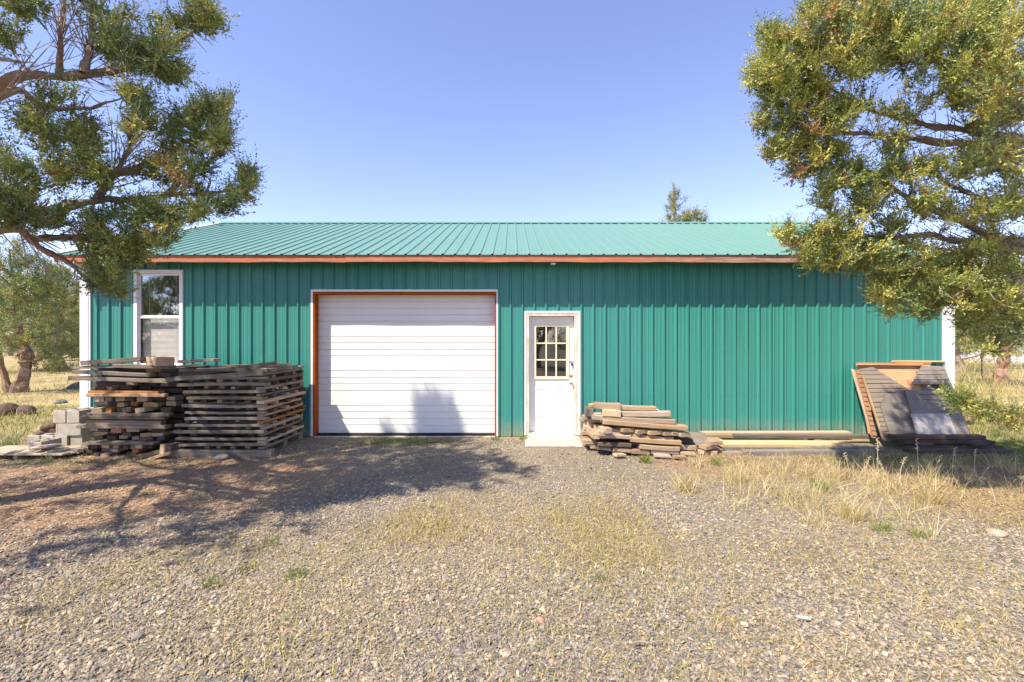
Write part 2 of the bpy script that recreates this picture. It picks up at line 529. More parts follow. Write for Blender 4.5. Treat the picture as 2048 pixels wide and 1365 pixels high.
def rib_profile(x0, x1, first, h=.027, minor=.003):
    """(x, height) points of the ribbed sheet"""
    pts = []
    k0 = int(math.floor((x0 - first) / PITCH)) - 1
    k1 = int(math.ceil((x1 - first) / PITCH)) + 1
    for k in range(k0, k1 + 1):
        c = first + k * PITCH
        pts += [(c - .024, 0), (c - .011, h), (c + .011, h), (c + .024, 0)]
        for mx in (.07, .133):
            pts += [(c + mx - .012, 0), (c + mx - .006, minor), (c + mx + .006, minor), (c + mx + .012, 0)]
    return [(x, hh) for x, hh in pts if x0 < x < x1]


def interp(prof, x):
    for (xa, ha), (xb, hb) in zip(prof, prof[1:]):
        if xa <= x <= xb:
            return ha + (hb - ha) * (x - xa) / (xb - xa + 1e-9)
    return 0


# openings in the front wall: x0, x1, z0, z1
GX0, GX1, GZ = Wx(627), Wx(993), Wz(584)
EX0, EX1, EZT = Wx(1052), Wx(1157), Wz(626)
WX0, WX1, WZ0, WZ1 = Wx(273), Wx(364), 1.22, Wz(544)
OPEN = [(GX0, GX1, -1, GZ), (EX0, EX1, -1, EZT), (WX0, WX1, WZ0, WZ1)]
RIB0 = Wx(1021)                                    # one rib stands here


def front_wall():
    prof = rib_profile(XL, XR, RIB0)
    prof = [(XL, 0)] + prof + [(XR, 0)]
    xs = sorted(set([p[0] for p in prof] + [o for q in OPEN for o in q[:2]]))
    hts = {x: interp(prof, x) for x in xs}
    m = MB()
    top = roof_z(D) - .015
    for xa, xb in zip(xs, xs[1:]):
        if xb - xa < 1e-6: continue
        xm = (xa + xb) / 2
        zs = [(0.012, top)]
        for o in OPEN:
            if o[0] < xm < o[1]:
                nz = []
                for a, b in zs:
                    if o[2] > a: nz.append((a, o[2]))
                    if o[3] < b: nz.append((o[3], b))
                zs = nz
        for a, b in zs:
            m.add([(xa, D - hts[xa], a), (xb, D - hts[xb], a), (xb, D - hts[xb], b), (xa, D - hts[xa], b)], [(0, 1, 2, 3)])
    # screw heads beside every rib
    k = int((XL - RIB0) / PITCH)
    while RIB0 + k * PITCH < XR - .05:
        for dx in (-.036, .036) if k % 3 == 0 else (-.036,):
            cx = RIB0 + k * PITCH + dx
            for z in (2.24, 1.47, .70, .12):
                if any(o[0] - .03 < cx < o[1] + .03 and o[2] < z < o[3] for o in OPEN) or cx < XL + .03: continue
                ring = [(cx + .0065 * math.cos(a), D - .004, z + .0065 * math.sin(a)) for a in [i * math.pi / 3 for i in range(6)]]
                rb = [(x, D - .0005, zz) for x, _, zz in ring]
                m.add(ring + rb, [tuple(reversed(range(6)))] + [(i, (i + 1) % 6, 6 + (i + 1) % 6, 6 + i) for i in range(6)], 1)
        k += 1
    return m


M_screw = simple('painted_screw_head', (.03, .13, .11), .4, .5)
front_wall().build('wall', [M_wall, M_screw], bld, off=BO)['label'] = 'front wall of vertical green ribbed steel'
# back and end walls
m = MB()
for x in (XL + .01, XR - .01):
    prof = rib_profile(D + .01, BY, D + .1)
    prof = [(D + .01, 0)] + prof + [(BY, 0)]
    s = -1 if x < 0 else 1
    for (ya, ha), (yb, hb) in zip(prof, prof[1:]):
        za = roof_z(ya) if ya < RY else roof_z(2 * RY - ya)
        zb = roof_z(yb) if yb < RY else roof_z(2 * RY - yb)
        m.add([(x + s * ha, ya, .012), (x + s * hb, yb, .012), (x + s * hb, yb, zb - .02), (x + s * ha, ya, za - .02)], [(0, 1, 2, 3)])
m.build('wall', M_wall, bld, off=BO)['label'] = 'gable end walls of green ribbed steel'
m = MB(); m.box((XL + .02, BY - .02, .012), (XR - .02, BY, roof_z(D) - .02))
m.build('wall', M_wall, bld, off=BO)['label'] = 'back wall of green steel'
m = MB(); m.box((XL + .05, D + .02, .004), (XR - .05, BY - .03, .03))
m.build('floor', M_dark, bld, off=BO)

# roof: two ribbed slopes
RX0, RX1 = -7.50, 7.56
prof = rib_profile(RX0, RX1, Wx(1009, EY), .020, .0025)
prof = [(RX0, 0)] + prof + [(RX1, 0)]
nrm = Vector((0, -SLOPE, 1)).normalized()
m = MB()
for (xa, ha), (xb, hb) in zip(prof, prof[1:]):
    for sgn in (1, -1):
        def pt(x, h, t):
            y = EY + (RY - EY) * t; z = EZ + (RZ - EZ) * t
            y += nrm.y * h; z += nrm.z * h
            return (x, y if sgn > 0 else 2 * RY - y, z)
        q = [pt(xa, ha, 0), pt(xb, hb, 0), pt(xb, hb, 1), pt(xa, ha, 1)]
        m.add(q, [(0, 1, 2, 3) if sgn > 0 else (3, 2, 1, 0)])
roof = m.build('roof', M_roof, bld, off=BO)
m = MB()
cw = .17
a0 = [(RY - cw, RZ + .024 - cw * SLOPE), (RY, RZ + .030), (RY + cw, RZ + .024 - cw * SLOPE)]
a1 = [(y, z + .006) for y, z in a0]
for pr, flip in ((a0, True), (a1, False)):
    for (ya, za), (yb, zb) in zip(pr, pr[1:]):
        q = [(RX0 - .02, ya, za), (RX1 + .02, ya, za), (RX1 + .02, yb, zb), (RX0 - .02, yb, zb)]
        m.add(q, [(3, 2, 1, 0) if flip else (0, 1, 2, 3)])
for k in (0, 2):
    q = [(RX0 - .02, a0[k][0], a0[k][1]), (RX1 + .02, a0[k][0], a0[k][1]), (RX1 + .02, a1[k][0], a1[k][1]), (RX0 - .02, a1[k][0], a1[k][1])]
    m.add(q, [(0, 1, 2, 3)])
m.build('ridge_cap', M_roof, roof)
roof.children[0].location = (0, -D, 0)
# white rake trim on the two gable edges
for x in (RX0 - .03, RX1 + .01):
    m = MB()
    for sgn in (1, -1):
        f = lambda y: y if sgn > 0 else 2 * RY - y
        for lo, hi in ((-.13, .035),):
            vs = []
            for xx in (x, x + .022):
                for y, z in ((EY - .01, EZ), (RY, RZ)):
                    vs += [(xx, f(y), z + lo), (xx, f(y), z + hi)]
            m.add(vs, [(0, 1, 3, 2), (4, 6, 7, 5), (1, 5, 7, 3), (0, 2, 6, 4), (0, 4, 5, 1), (2, 3, 7, 6)])
        xi0, xi1 = (x + .022, x + .09) if x < 0 else (x - .068, x)
        vs = [(xi0, f(EY - .008), EZ + .026), (xi1, f(EY - .008), EZ + .026), (xi1, f(RY), RZ + .026), (xi0, f(RY), RZ + .026)]
        m.add(vs, [(0, 1, 2, 3)])
    m.build('rake_trim', M_white, bld, off=BO)
# underside boards and fascia
m = MB()
t = .03
for sgn in (1, -1):
    f = lambda y: y if sgn > 0 else 2 * RY - y
    vs = []
    for dz in (-.012, -.012 - t):
        vs += [(RX0 + .005, f(EY + .05), roof_z(EY + .05) + dz), (RX1 - .005, f(EY + .05), roof_z(EY + .05) + dz), (RX1 - .005, f(RY - .01), roof_z(RY - .01) + dz), (RX0 + .005, f(RY - .01), roof_z(RY - .01) + dz)]
    m.add(vs, [(0, 1, 2, 3), (7, 6, 5, 4), (0, 4, 5, 1), (1, 5, 6, 2), (2, 6, 7, 3), (3, 7, 4, 0)])
for k in range(13):                                # rafter tails
    x = RX0 + .25 + k * 1.21
    for sgn in (1,):
        vs = []
        for xx in (x, x + .04):
            for y in (EY + .09, D + .3):
                vs += [(xx, y, roof_z(y) - .045), (xx, y, roof_z(y) - .13)]
        m.add(vs, [(0, 2, 3, 1), (4, 5, 7, 6), (1, 3, 7, 5), (0, 1, 5, 4), (2, 6, 7, 3)])
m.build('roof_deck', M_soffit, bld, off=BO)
fz0, fz1 = 2.948, EZ + .002
for xa0, xb0, dz0, dz1, pr in ((RX0 + .005, -2.742, 0, .004, 0), (-2.738, 4.018, .009, -.002, .006), (4.022, RX1 - .005, -.004, .004, .001)):
    m = MB()                                        # three lengths of board, butted
    xs = np.linspace(xa0, xb0, 50)
    wob = .003 * np.sin(xs * 3.1) + .003 * np.sin(xs * 7.7 + 1) + np.linspace(dz0, dz1, 50)
    y0, y1 = EY + .026 - pr, EY + .06
    for i in range(len(xs) - 1):
        xa, xb = xs[i], xs[i + 1]
        wa, wb = wob[i], wob[i + 1]
        vs = [(xa, y0, fz0 + wa), (xb, y0, fz0 + wb), (xb, y0, fz1), (xa, y0, fz1), (xa, y1, fz0 + wa), (xb, y1, fz0 + wb), (xb, y1, fz1), (xa, y1, fz1)]
        m.add(vs, [(0, 1, 2, 3), (5, 4, 7, 6), (4, 5, 1, 0), (3, 2, 6, 7)])
    for xe, w_ in ((xa0, wob[0]), (xb0, wob[-1])):
        m.add([(xe, y0, fz0 + w_), (xe, y1, fz0 + w_), (xe, y1, fz1), (xe, y0, fz1)], [(0, 1, 2, 3)])
    m.build('fascia_board', M_fascia, bld, off=BO)
m = MB(); m.cbox((Wx(1102, 7.6), 7.62, 2.925), (Wx(1112, 7.6), 7.72, 2.948), .01)
m.build('eave_light', M_white, bld, off=BO)
m = MB(); m.cbox((Wx(136, EY), EY + .08, 2.90), (Wx(154, EY), EY + .30, 2.99), .03)
m.build('rafter_tail', simple('pale_end_wood', (.55, .45, .33), .8, .2), bld, off=BO)['label'] = 'pale sawn rafter end under left eave corner'
# corner trims
for x0, x1, st in ((Wx(163), Wx(179), 1), (Wx(1885), Wx(1906), -1)):
    m = MB()
    m.box((x0, D - .034, .01), (x1, D - .004, roof_z(D) - .03))
    if st > 0: m.box((x1, D - .026, .01), (x1 + .035, D - .003, roof_z(D) - .03))
    else: m.box((x0 - .014, D - .026, .01), (x0, D - .003, roof_z(D) - .03))
    m.box((x0 if st > 0 else x1 - .03, D - .004, .01), (x0 + .03 if st > 0 else x1, D + .12, roof_z(D) - .03))
    m.build('corner_trim', M_white, bld, off=BO)

# overhead garage door with stained jambs
m = MB()
wt = .036
m.box((GX0 - wt, D - .030, .01), (GX0, D + .01, GZ + wt))
m.box((GX1, D - .030, .01), (GX1 + wt * .6, D + .01, GZ + wt))
m.box((GX0, D - .030, GZ), (GX1, D + .01, GZ + wt))
m.build('door_trim', M_white, bld, off=BO)
GR = .16
jl0, jl1 = GX0, GX0 + .03
jr0, jr1 = GX1 - .03, GX1
m = MB()
m.box((jl0, D - .024, .01), (jl1, D + .10, GZ - .002)); m.box((jl0, D + .10, .01), (jl1 - .012, D + GR + .05, GZ - .03))
m.box((jr0, D - .024, .01), (jr1, D + .10, GZ - .002)); m.box((jr0 + .012, D + .10, .01), (jr1, D + GR + .05, GZ - .03))
m.box((jl1, D - .024, GZ - .045), (jr0, D + .10, GZ - .002)); m.box((jl1 - .012, D + .10, GZ - .03), (jr0 + .012, D + GR + .05, GZ - .004))
m.build('door_jamb', M_stain, bld, off=BO)
gd = MB()
gx0, gx1 = jl1 - .010, jr0 + .010
yd = D + GR
z = GZ - .035
zb = .035
hsec = (z - zb) / 4
lines = []
for s in range(4):
    zt = z - s * hsec
    prof = [(zt, 0.006), (zt - .004, 0)]
    for gk in (.125, .242, .36, .477):
        q = zt - gk * hsec / .62
        prof += [(q + .007, -.002), (q + .004, .016), (q - .005, .016), (q - .010, 0)]
    prof += [(zt - hsec + .004, 0)]
    lines += prof
lines.append((zb, .006))
for (za, ha), (zb_, hb) in zip(lines, lines[1:]):
    gd.add([(gx0, yd + ha, za), (gx1, yd + ha, za), (gx1, yd + hb, zb_), (gx0, yd + hb, zb_)], [(3, 2, 1, 0)])
gd.box((gx0, yd + .02, zb), (gx1, yd + .05, z))
gdo = gd.build('garage_door', M_gdoor, bld, off=BO)
m = MB(); m.box((gx0, yd - .004, .014), (gx1, yd + .015, .034))
m.build('bottom_seal', simple('grey_rubber_seal', (.20, .21, .23), .6), gdo, off=BO)
# thresholds
m = MB(); m.cbox((GX0 + .02, D - .06, -.05), (GX1 - .02, D + GR + .2, .012), .006)
tag(m.build('concrete_threshold', M_conc), 'thin pale concrete strip under the white overhead door', 'threshold')
m = MB()
sx0, sx1 = Wx(1049), Wx(1166, 7.5)
nx, ny = 14, 8
gv = {}
for i in range(nx + 1):
    for j in range(ny + 1):
        u, v = i / nx, j / ny
        x = sx0 + (sx1 - sx0) * u + (random.uniform(-.015, .015) if i in (0, nx) else 0); y = 7.16 + .76 * v + (random.uniform(-.018, .018) if j == 0 else 0)
        gv[i, j] = len(m.v); m.v.append((x, y, .028 + random.uniform(-.002, .002) - (.02 if i in (0, nx) or j == 0 else 0)))
for i in range(nx):
    for j in range(ny):
        m.f.append((gv[i, j], gv[i + 1, j], gv[i + 1, j + 1], gv[i, j + 1])); m.m.append(0)
tag(m.build('doorstep', M_conc, smooth=True), 'pale pinkish concrete slab on the ground before the entry door', 'doorstep')

# entry door
m = MB()
fw = .028
m.box((EX0 - fw, D - .032, .03), (EX0, D + .01, EZT + fw)); m.box((EX1, D - .032, .03), (EX1 + fw, D + .01, EZT + fw))
m.box((EX0, D - .032, EZT), (EX1, D + .01, EZT + fw))
m.build('door_casing', M_white, bld, off=BO)
m = MB()
jx0, jx1, jz = Wx(1058), Wx(1148.5), Wz(632.5)
m.box((EX0, D - .026, .03), (jx0, D + .13, EZT)); m.box((jx1, D - .026, .03), (EX1, D + .13, EZT)); m.box((jx0, D - .026, jz), (jx1, D + .13, EZT))
m.build('door_jamb', M_jwood, bld, off=BO)
m = MB(); m.cbox((jx0, D - .05, .028), (jx1, D + .10, .065), .006)
m.build('door_sill', M_white, bld, off=BO)
yd = D + .078
lx0, lx1, lz0, lz1 = jx0 + .003, jx1 - .003, .07, jz - .003
sc = 920 / yd


def dX(px): return (px - 1024) / sc


def dZ(py): return EYE + (682.5 - py) / sc


wx0, wx1, wz0, wz1 = dX(1068), dX(1136.5), dZ(757.5), dZ(649.5)
m = MB()
m.box((lx0, yd, lz0), (wx0, yd + .04, lz1)); m.box((wx1, yd, lz0), (lx1, yd + .04, lz1))
m.box((wx0, yd, wz1), (wx1, yd + .04, lz1)); m.box((wx0, yd, lz0), (wx1, yd + .04, wz0))
for a, b in ((1069, 1094), (1110, 1134)):          # raised panels with moulded edge
    xa, xb, za, zb = dX(a), dX(b), dZ(834), dZ(776)
    o = [(xa, za), (xb, za), (xb, zb), (xa, zb)]
    rings = []
    for ins, hh in ((0, .0005), (.012, .010), (.022, .010), (.034, .003)):
        rings.append([(x + ins * (1 if x == xa else -1), yd - hh, z_ + ins * (1 if z_ == za else -1)) for x, z_ in o])
    for r0, r1 in zip(rings, rings[1:]):
        m.add(r0 + r1, [(i, (i + 1) % 4, 4 + (i + 1) % 4, 4 + i) for i in range(4)])
    m.add(rings[-1], [(0, 1, 2, 3)])
ed = m.build('entry_door', M_edoor, bld, off=BO)
m = MB()
fr = .036
m.box((wx0 - .008, yd - .018, wz0 - .008), (wx0 + fr, yd + .03, wz1 + .008)); m.box((wx1 - fr, yd - .018, wz0 - .008), (wx1 + .008, yd + .03, wz1 + .008))
m.box((wx0 + fr, yd - .018, wz1 - fr), (wx1 - fr, yd + .03, wz1 + .008)); m.box((wx0 + fr, yd - .018, wz0 - .008), (wx1 - fr, yd + .03, wz0 + fr))
ix0, ix1, iz0, iz1 = wx0 + fr, wx1 - fr, wz0 + fr, wz1 - fr
for k in (1, 2):
    xx = ix0 + (ix1 - ix0) * k / 3
    m.box((xx - .011, yd - .012, iz0), (xx + .011, yd + .024, iz1))
    zz = iz0 + (iz1 - iz0) * k / 3
    for q in range(3):
        xa = ix0 + (ix1 - ix0) * q / 3 + (.011 if q else 0); xb = ix0 + (ix1 - ix0) * (q + 1) / 3 - (.011 if q < 2 else 0)
        m.box((xa, yd - .0105, zz - .011), (xb, yd + .023, zz + .011))
m.build('window_frame', M_cream, ed, off=BO).location = (0, 0, 0)
m = MB(); m.add([(ix0, yd + .012, iz0), (ix1, yd + .012, iz0), (ix1, yd + .012, iz1), (ix0, yd + .012, iz1)], [(0, 1, 2, 3)])
m.build('pane', M_glassd, ed, off=BO)


def lathe(m, c, prof, n=16):
    """profile of (distance out of the door, radius), axis along -Y"""
    vs = []; fs = []
    for d_, r_ in prof:
        vs += [(c[0] + r_ * math.cos(2 * math.pi * i / n), c[1] - d_, c[2] + r_ * math.sin(2 * math.pi * i / n)) for i in range(n)]
    for k in range(len(prof) - 1):
        fs += [(k * n + i, k * n + (i + 1) % n, (k + 1) * n + (i + 1) % n, (k + 1) * n + i) for i in range(n)]
    fs.append(tuple((len(prof) - 1) * n + i for i in range(n)))
    m.add(vs, fs)


m = MB(); lathe(m, (dX(1142), yd, dZ(766)), [(0, .033), (.006, .033), (.010, .014), (.035, .013), (.042, .024), (.055, .029), (.066, .024), (.070, .012)])
m.build('knob', M_steel, ed, off=BO, smooth=True)
m = MB(); lathe(m, (dX(1142), yd, dZ(751)), [(0, .031), (.012, .031), (.018, .026), (.022, .012), (.026, .010)])
m.build('deadbolt', M_brass, ed, off=BO, smooth=True)
hx, hz = dX(1143.5), dZ(726)
m = MB(); m.cbox((hx - .035, yd - .006, hz + .002), (hx + .045, yd - .001, hz + .032), .002)
m.tube([(hx - .012, yd - .006, hz + .017), (hx - .012, yd - .03, hz + .017), (hx + .012, yd - .03, hz + .017), (hx + .012, yd - .006, hz + .017)], .004, 6)
m.build('hasp', M_steel, ed, off=BO)
pl = empty('padlock', (hx, yd - .03, hz - .05))
tag(pl, 'small blue padlock hanging from the hasp on the white entry door', 'padlock')
m = MB(); m.cbox((-.022, -.012, -.002), (.022, .012, .042), .006); m.build('body', M_blue, pl)
m = MB(); m.tube([(.013 * math.cos(a), 0, .045 + .025 * math.sin(a) + (0 if 0 < a < math.pi else -.004)) for a in np.linspace(-.2, math.pi + .2, 9)], .004, 6)
m.build('shackle', M_steel, pl)

# window with blinds
wy = D - .03
win = None
m = MB()
fo = .058
m.box((WX0 - .03, wy, WZ0 - .03), (WX0 + fo - .03, D + .06, WZ1 + .03)); m.box((WX1 - fo + .03, wy, WZ0 - .03), (WX1 + .03, D + .06, WZ1 + .03))
m.box((WX0 + fo - .03, wy, WZ1 - fo + .03), (WX1 - fo + .03, D + .06, WZ1 + .03)); m.box((WX0 + fo - .03, wy, WZ0 - .03), (WX1 - fo + .03, D + .06, WZ0 + fo - .03))
win = m.build('window', M_white, bld, off=BO)
zm = Wz(633.5)
for nm, za, zb, yy, gm in (('upper', zm, WZ1 - fo + .028, D + .022, M_glassw), ('lower', WZ0 + fo - .032, zm, D + .004, M_screen)):
    m = MB()
    xa, xb = WX0 + fo - .032, WX1 - fo + .032
    s = .030
    m.box((xa, yy, za - .02), (xa + s, yy + .016, zb)); m.box((xb - s, yy, za - .02), (xb, yy + .016, zb))
    m.box((xa + s, yy, zb - s), (xb - s, yy + .016, zb)); m.box((xa + s, yy, za - .02), (xb - s, yy + .016, za + s - .01))
    so_ = m.build('sash', M_white, win, off=BO)
    m = MB(); m.add([(xa + s, yy + .010, za), (xb - s, yy + .010, za), (xb - s, yy + .010, zb - s), (xa + s, yy + .010, zb - s)], [(0, 1, 2, 3)])
    m.build('pane', gm, win, off=BO)
m = MB()
zc = WZ0 + .02
while zc < WZ1 - .02:
    tilt = .06 if zc > zm else 1.25
    dy, dz = .0125 * math.cos(tilt), .0125 * math.sin(tilt)
    m.add([(WX0 + .03, D + .10 - dy, zc - dz), (WX1 - .03, D + .10 - dy, zc - dz), (WX1 - .03, D + .10 + dy, zc + dz), (WX0 + .03, D + .10 + dy, zc + dz)], [(0, 1, 2, 3)])
    zc += .021
for k in (.2, .8):
    x = WX0 + (WX1 - WX0) * k
    m.box((x - .002, D + .085, WZ0 + .02), (x + .002, D + .0865, WZ1 - .02))
m.build('blind', M_blind, win, off=BO)

# ------------------------------------------------------------------ boards
n_board = 0


def board_mesh(Lx, Wd, T, seed, warp=.006, ch=.004, seg=7):
    r = random.Random(seed)
    prof = [(-Wd / 2 + ch, -T / 2), (Wd / 2 - ch, -T / 2), (Wd / 2, -T / 2 + ch), (Wd / 2, T / 2 - ch),
            (Wd / 2 - ch, T / 2), (-Wd / 2 + ch, T / 2), (-Wd / 2, T / 2 - ch), (-Wd / 2, -T / 2 + ch)]
    a, b, c = r.uniform(-1, 1) * warp, r.uniform(-1, 1) * warp, r.uniform(-1, 1) * .03
    skew0, skew1 = r.uniform(-.012, .012), r.uniform(-.012, .012)
    ph = r.uniform(0, 6)
    vs = []
    for i in range(seg + 1):
        t = i / seg
        bow = 1 - (2 * t - 1) ** 2
        tw = c * (t - .5)
        wn_ = 1 + .02 * math.sin(ph + 7 * t)
        for (y, z) in prof:
            sk = skew0 if i == 0 else skew1 if i == seg else 0
            yy = y * wn_
            vs.append((-Lx / 2 + Lx * t + sk * (y / Wd * 2) + (r.uniform(-.004, .004) if i in (0, seg) else 0), yy * math.cos(tw) - z * math.sin(tw) + a * bow, yy * math.sin(tw) + z * math.cos(tw) + b * bow + r.uniform(-.0008, .0008)))
    n = 8; fs = []
    for i in range(seg):
        for k in range(n):
            fs.append((i * n + k, (i + 1) * n + k, (i + 1) * n + (k + 1) % n, i * n + (k + 1) % n))
    fs.append(tuple(range(n))); fs.append(tuple(reversed([seg * n + k for k in range(n)])))
    me = bpy.data.meshes.new('board')
    me.from_pydata(vs, [], [tuple(reversed(f)) for f in fs])
    me.update()
    return me


def board(c, Lx, Wd, T, rot=(0, 0, 0), mat=None, label='', group='', cat='board', name='board', warp=.006, ch=.004):
    global n_board
    n_board += 1
    o = link(name, board_mesh(Lx, Wd, T, 1000 + n_board, warp, ch), mat or M_grey)
    o.location = c
    o.rotation_euler = rot
    return tag(o, label, cat, group)


rb = random.Random(5)
# --- stack beside the garage door: layers laid crosswise
G2 = 'boards stacked crosswise beside the garage door'
X0, X1, Y0, Y1 = -4.68, -3.50, 6.50, 7.76
for k, yy in enumerate((Y0 + .06, Y0 + .62, Y1 - .1)):
    board(((X0 + X1) / 2 - .04 + rb.uniform(-.03, .03), yy, .056), 1.42 if k == 0 else 1.2, .14, .11, (0, 0, rb.uniform(-.02, .02)), M_grey,
          ('thick pale timber runner along the bottom front of the garage stack', 'timber runner under the middle of the garage stack', 'timber runner under the back of the garage stack by wall')[k], None, 'timber', 'timber')
NL = 12
z = .112
for i in range(NL):
    row = NL - i
    th = rb.uniform(.044, .052)
    # boards running away from us: ends at the front, the last one long on the right side
    nb = 6
    t1 = th * rb.uniform(.92, 1.1)
    shx = rb.uniform(-.02, .02)
    for k in range(nb):
        wd = rb.uniform(.075, .11)
        x = X0 + .06 + (X1 - X0 - .12) * k / (nb - 1) + (rb.uniform(-.025, .025) if k < nb - 1 else rb.uniform(-.012, .012)) + shx
        ln = (Y1 - Y0) * rb.uniform(.94, 1.02)
        yc = (Y0 + Y1) / 2 + rb.uniform(-.015, .02)
        if k == nb - 1:
            lab = f'long board on the right side of the garage stack, {ORD[row]} from its top'
            mt = M_tan if 3 < i < 8 else M_grey if rb.random() < .5 else M_tan
            if i in (4, 5): mt = M_oran
        else:
            lab = f'board end {ORD[k + 1]} from left in the {ORD[row]} row of ends, garage stack'
            mt = rb.choice((M_grey, M_dkw, M_tan, M_dkw))  # dark wood favoured on recessed ends to paint the black gaps
            yc += rb.uniform(.03, .17); wd *= rb.uniform(.7, 1)
        board((x, yc, z + t1 / 2), ln, wd, t1 * .97 * rb.uniform(.72, 1), (0, rb.uniform(-.008, .008), math.pi / 2 + rb.uniform(-.02, .02)), mt, lab, G2)
    z += t1
    t2 = th
    shx = rb.uniform(-.015, .02)
    for k in range(5):
        wd = rb.uniform(.08, .11)
        y = Y0 + .045 + (Y1 - Y0 - .1) * k / 4 + (rb.uniform(-.02, .02) if k else rb.uniform(-.01, .008))
        ln = (X1 - X0) * rb.uniform(.93, 1.12); wz_ = rb.uniform(.7, 1)
        if k == 0:
            lab = f'long grey board across the front of the garage stack, {ORD[row]} from the top'
            mt = M_grey
        else:
            lab = f'crosswise board {ORD[k]} behind the front one, {ORD[row]} layer down the garage stack'
            mt = rb.choice((M_grey, M_tan, M_dkw, M_dkw)); ln -= rb.uniform(.0, .08)  # inner boards mostly dark, deepening the shade between layers by colour
        board(((X0 + X1) / 2 + shx + rb.uniform(-.02, .02) - (ln - 1.2) * .3, y, z + t2 / 2), ln, wd, t2 * .97 * wz_, (0, rb.uniform(-.010, .010), rb.uniform(-.035, .035)), mt, lab, G2, warp=.012)
    z += t2
ztop2 = z


def pxboard(x0, y0, x1, y1, th, Y, wd, mat, label, group, cat='board', name='board', yaw=0, ch=.004, warp=.006, roll=0):
    """board whose front edge runs between two photograph points at depth Y (its middle)"""
    a = Vector(W(x0, y0, Y)); b = Vector(W(x1, y1, Y))
    d = b - a
    t = th / F * Y
    rot = (roll, -math.atan2(d.z, d.x), yaw)
    c = (a + b) / 2
    return board((c.x, Y + wd / 2, c.z), d.length, wd, t, rot, mat, label, group, cat, name, warp, ch)


G2b = 'loose boards lying on the garage stack'
pxboard(356, 752, 545, 727, 7, 6.56, .14, M_grey, 'grey board lying tilted across the top of the garage stack, rising rightward', G2b)
pxboard(362, 757, 540, 741, 6, 6.60, .12, M_grey, 'lower of two tilted boards on top of the garage stack', G2b)
pxboard(330, 760, 526, 747, 9, 6.48, .12, M_grey, 'long pale board sticking out left from the top front of the garage stack', G2b)
pxboard(420, 735, 575, 730, 6, 7.2, .13, M_tan, 'tan board at the back top of the garage stack nearest the wall', G2b)
pxboard(530, 741, 585, 735, 7, 6.9, .2, M_grey, 'short grey board on the right top of the garage stack', G2b)
# --- older stack under the window
G1 = 'old boards stacked under the window'
YS = 6.55
ST1 = [  # x0, y0, x1, y1, thickness, depth offset, width, material, label
    (160, 727, 281, 718, 9, .10, .30, M_grey, 'wide thick plank topmost on the window stack, its left end lower'),
    (224, 732, 337, 735, 7, .02, .14, M_grey, 'pale board just under the topmost plank of the window stack'),
    (355, 724, 428, 721, 6, .55, .16, M_tan, 'light board poking out right at the back top of the window stack'),
    (145, 736, 240, 733, 6, .12, .12, M_grey, 'short board end jutting left near the window stack top'),
    (145, 744, 299, 751, 7, 0, .12, M_grey, 'grey board tilting down rightward near the top of the window stack'),
    (137, 757, 334, 763, 8, 0, .13, M_grey, 'longest grey board jutting left beyond the window stack'),
    (175, 785, 317, 786, 6, .04, .11, M_oran, 'reddish board in the middle of the window stack'),
    (172, 791, 327, 792, 6, 0, .11, M_tan, 'pale board right below the reddish one in the window stack'),
    (170, 830, 336, 831, 6, .03, .12, M_grey, 'upper grey board of the four close layers in the window stack'),
    (157, 836, 327, 837, 6, 0, .12, M_grey, 'second grey board of the four close layers in the window stack'),
    (172, 845, 320, 847, 9, .03, .12, M_grey, 'third grey board of the four close layers in the window stack'),
    (152, 854, 331, 855, 7, 0, .12, M_grey, 'lowest long grey board of the four close layers in the window stack'),
    (165, 888, 307, 888, 5, 0, .12, M_grey, 'thin pale board low in the window stack above the bottom ends'),
]
for a in ST1:
    pxboard(*a[:5], YS + a[5], a[6], a[7], a[8], G1)
    if a[5] < .05 and a[0] < 180:                      # the same layer goes on behind
        for q, dy in ((1, .45), (2, .9)):
            pxboard(a[0] + 14, a[1], a[2] - 6, a[3], a[4], YS + a[5] + dy, .12, M_dkw,
                    ('board in the middle of the layer behind the ' if q == 1 else 'rear board of the layer behind the ') + ' '.join(a[8].split()[:4]), G1) if False else None


def ends_zone(ytop, ybot, rows, n, pxl, pxr, label, skip=.15, dark=0):
    hz = (ybot - ytop) / rows
    for r_ in range(rows):
        yp = ybot - hz * (r_ + .5)
        for k in range(n):
            if rb.random() < skip: continue
            px = pxl + (pxr - pxl) * (k + .5) / n + rb.uniform(-4, 4)
            wpx = rb.uniform(.55, .98) * (pxr - pxl) / n
            dy = rb.uniform(0, .12) + dark * rb.uniform(.05, .2)
            Yf = YS + dy
            ln = rb.uniform(.85, 1.1)
            x = Wx(px, YS); zc = Wz(yp, YS)
            mt = rb.choice((M_grey, M_tan, M_dkw, M_dkw, M_oran if rb.random() < .4 else M_tan))  # more dark wood among the ends, so colour adds to the gap shade
            board((x, Yf + ln / 2, zc), ln, wpx / F * YS, hz / F * YS * rb.uniform(.72, .98), (rb.uniform(-.12, .12), rb.uniform(-.02, .02), math.pi / 2 + rb.uniform(-.06, .06)),
                  mt, f'board end {ORD[k + 1]} from left, {ORD[rows - r_]} row of the {label}, window stack', G1)


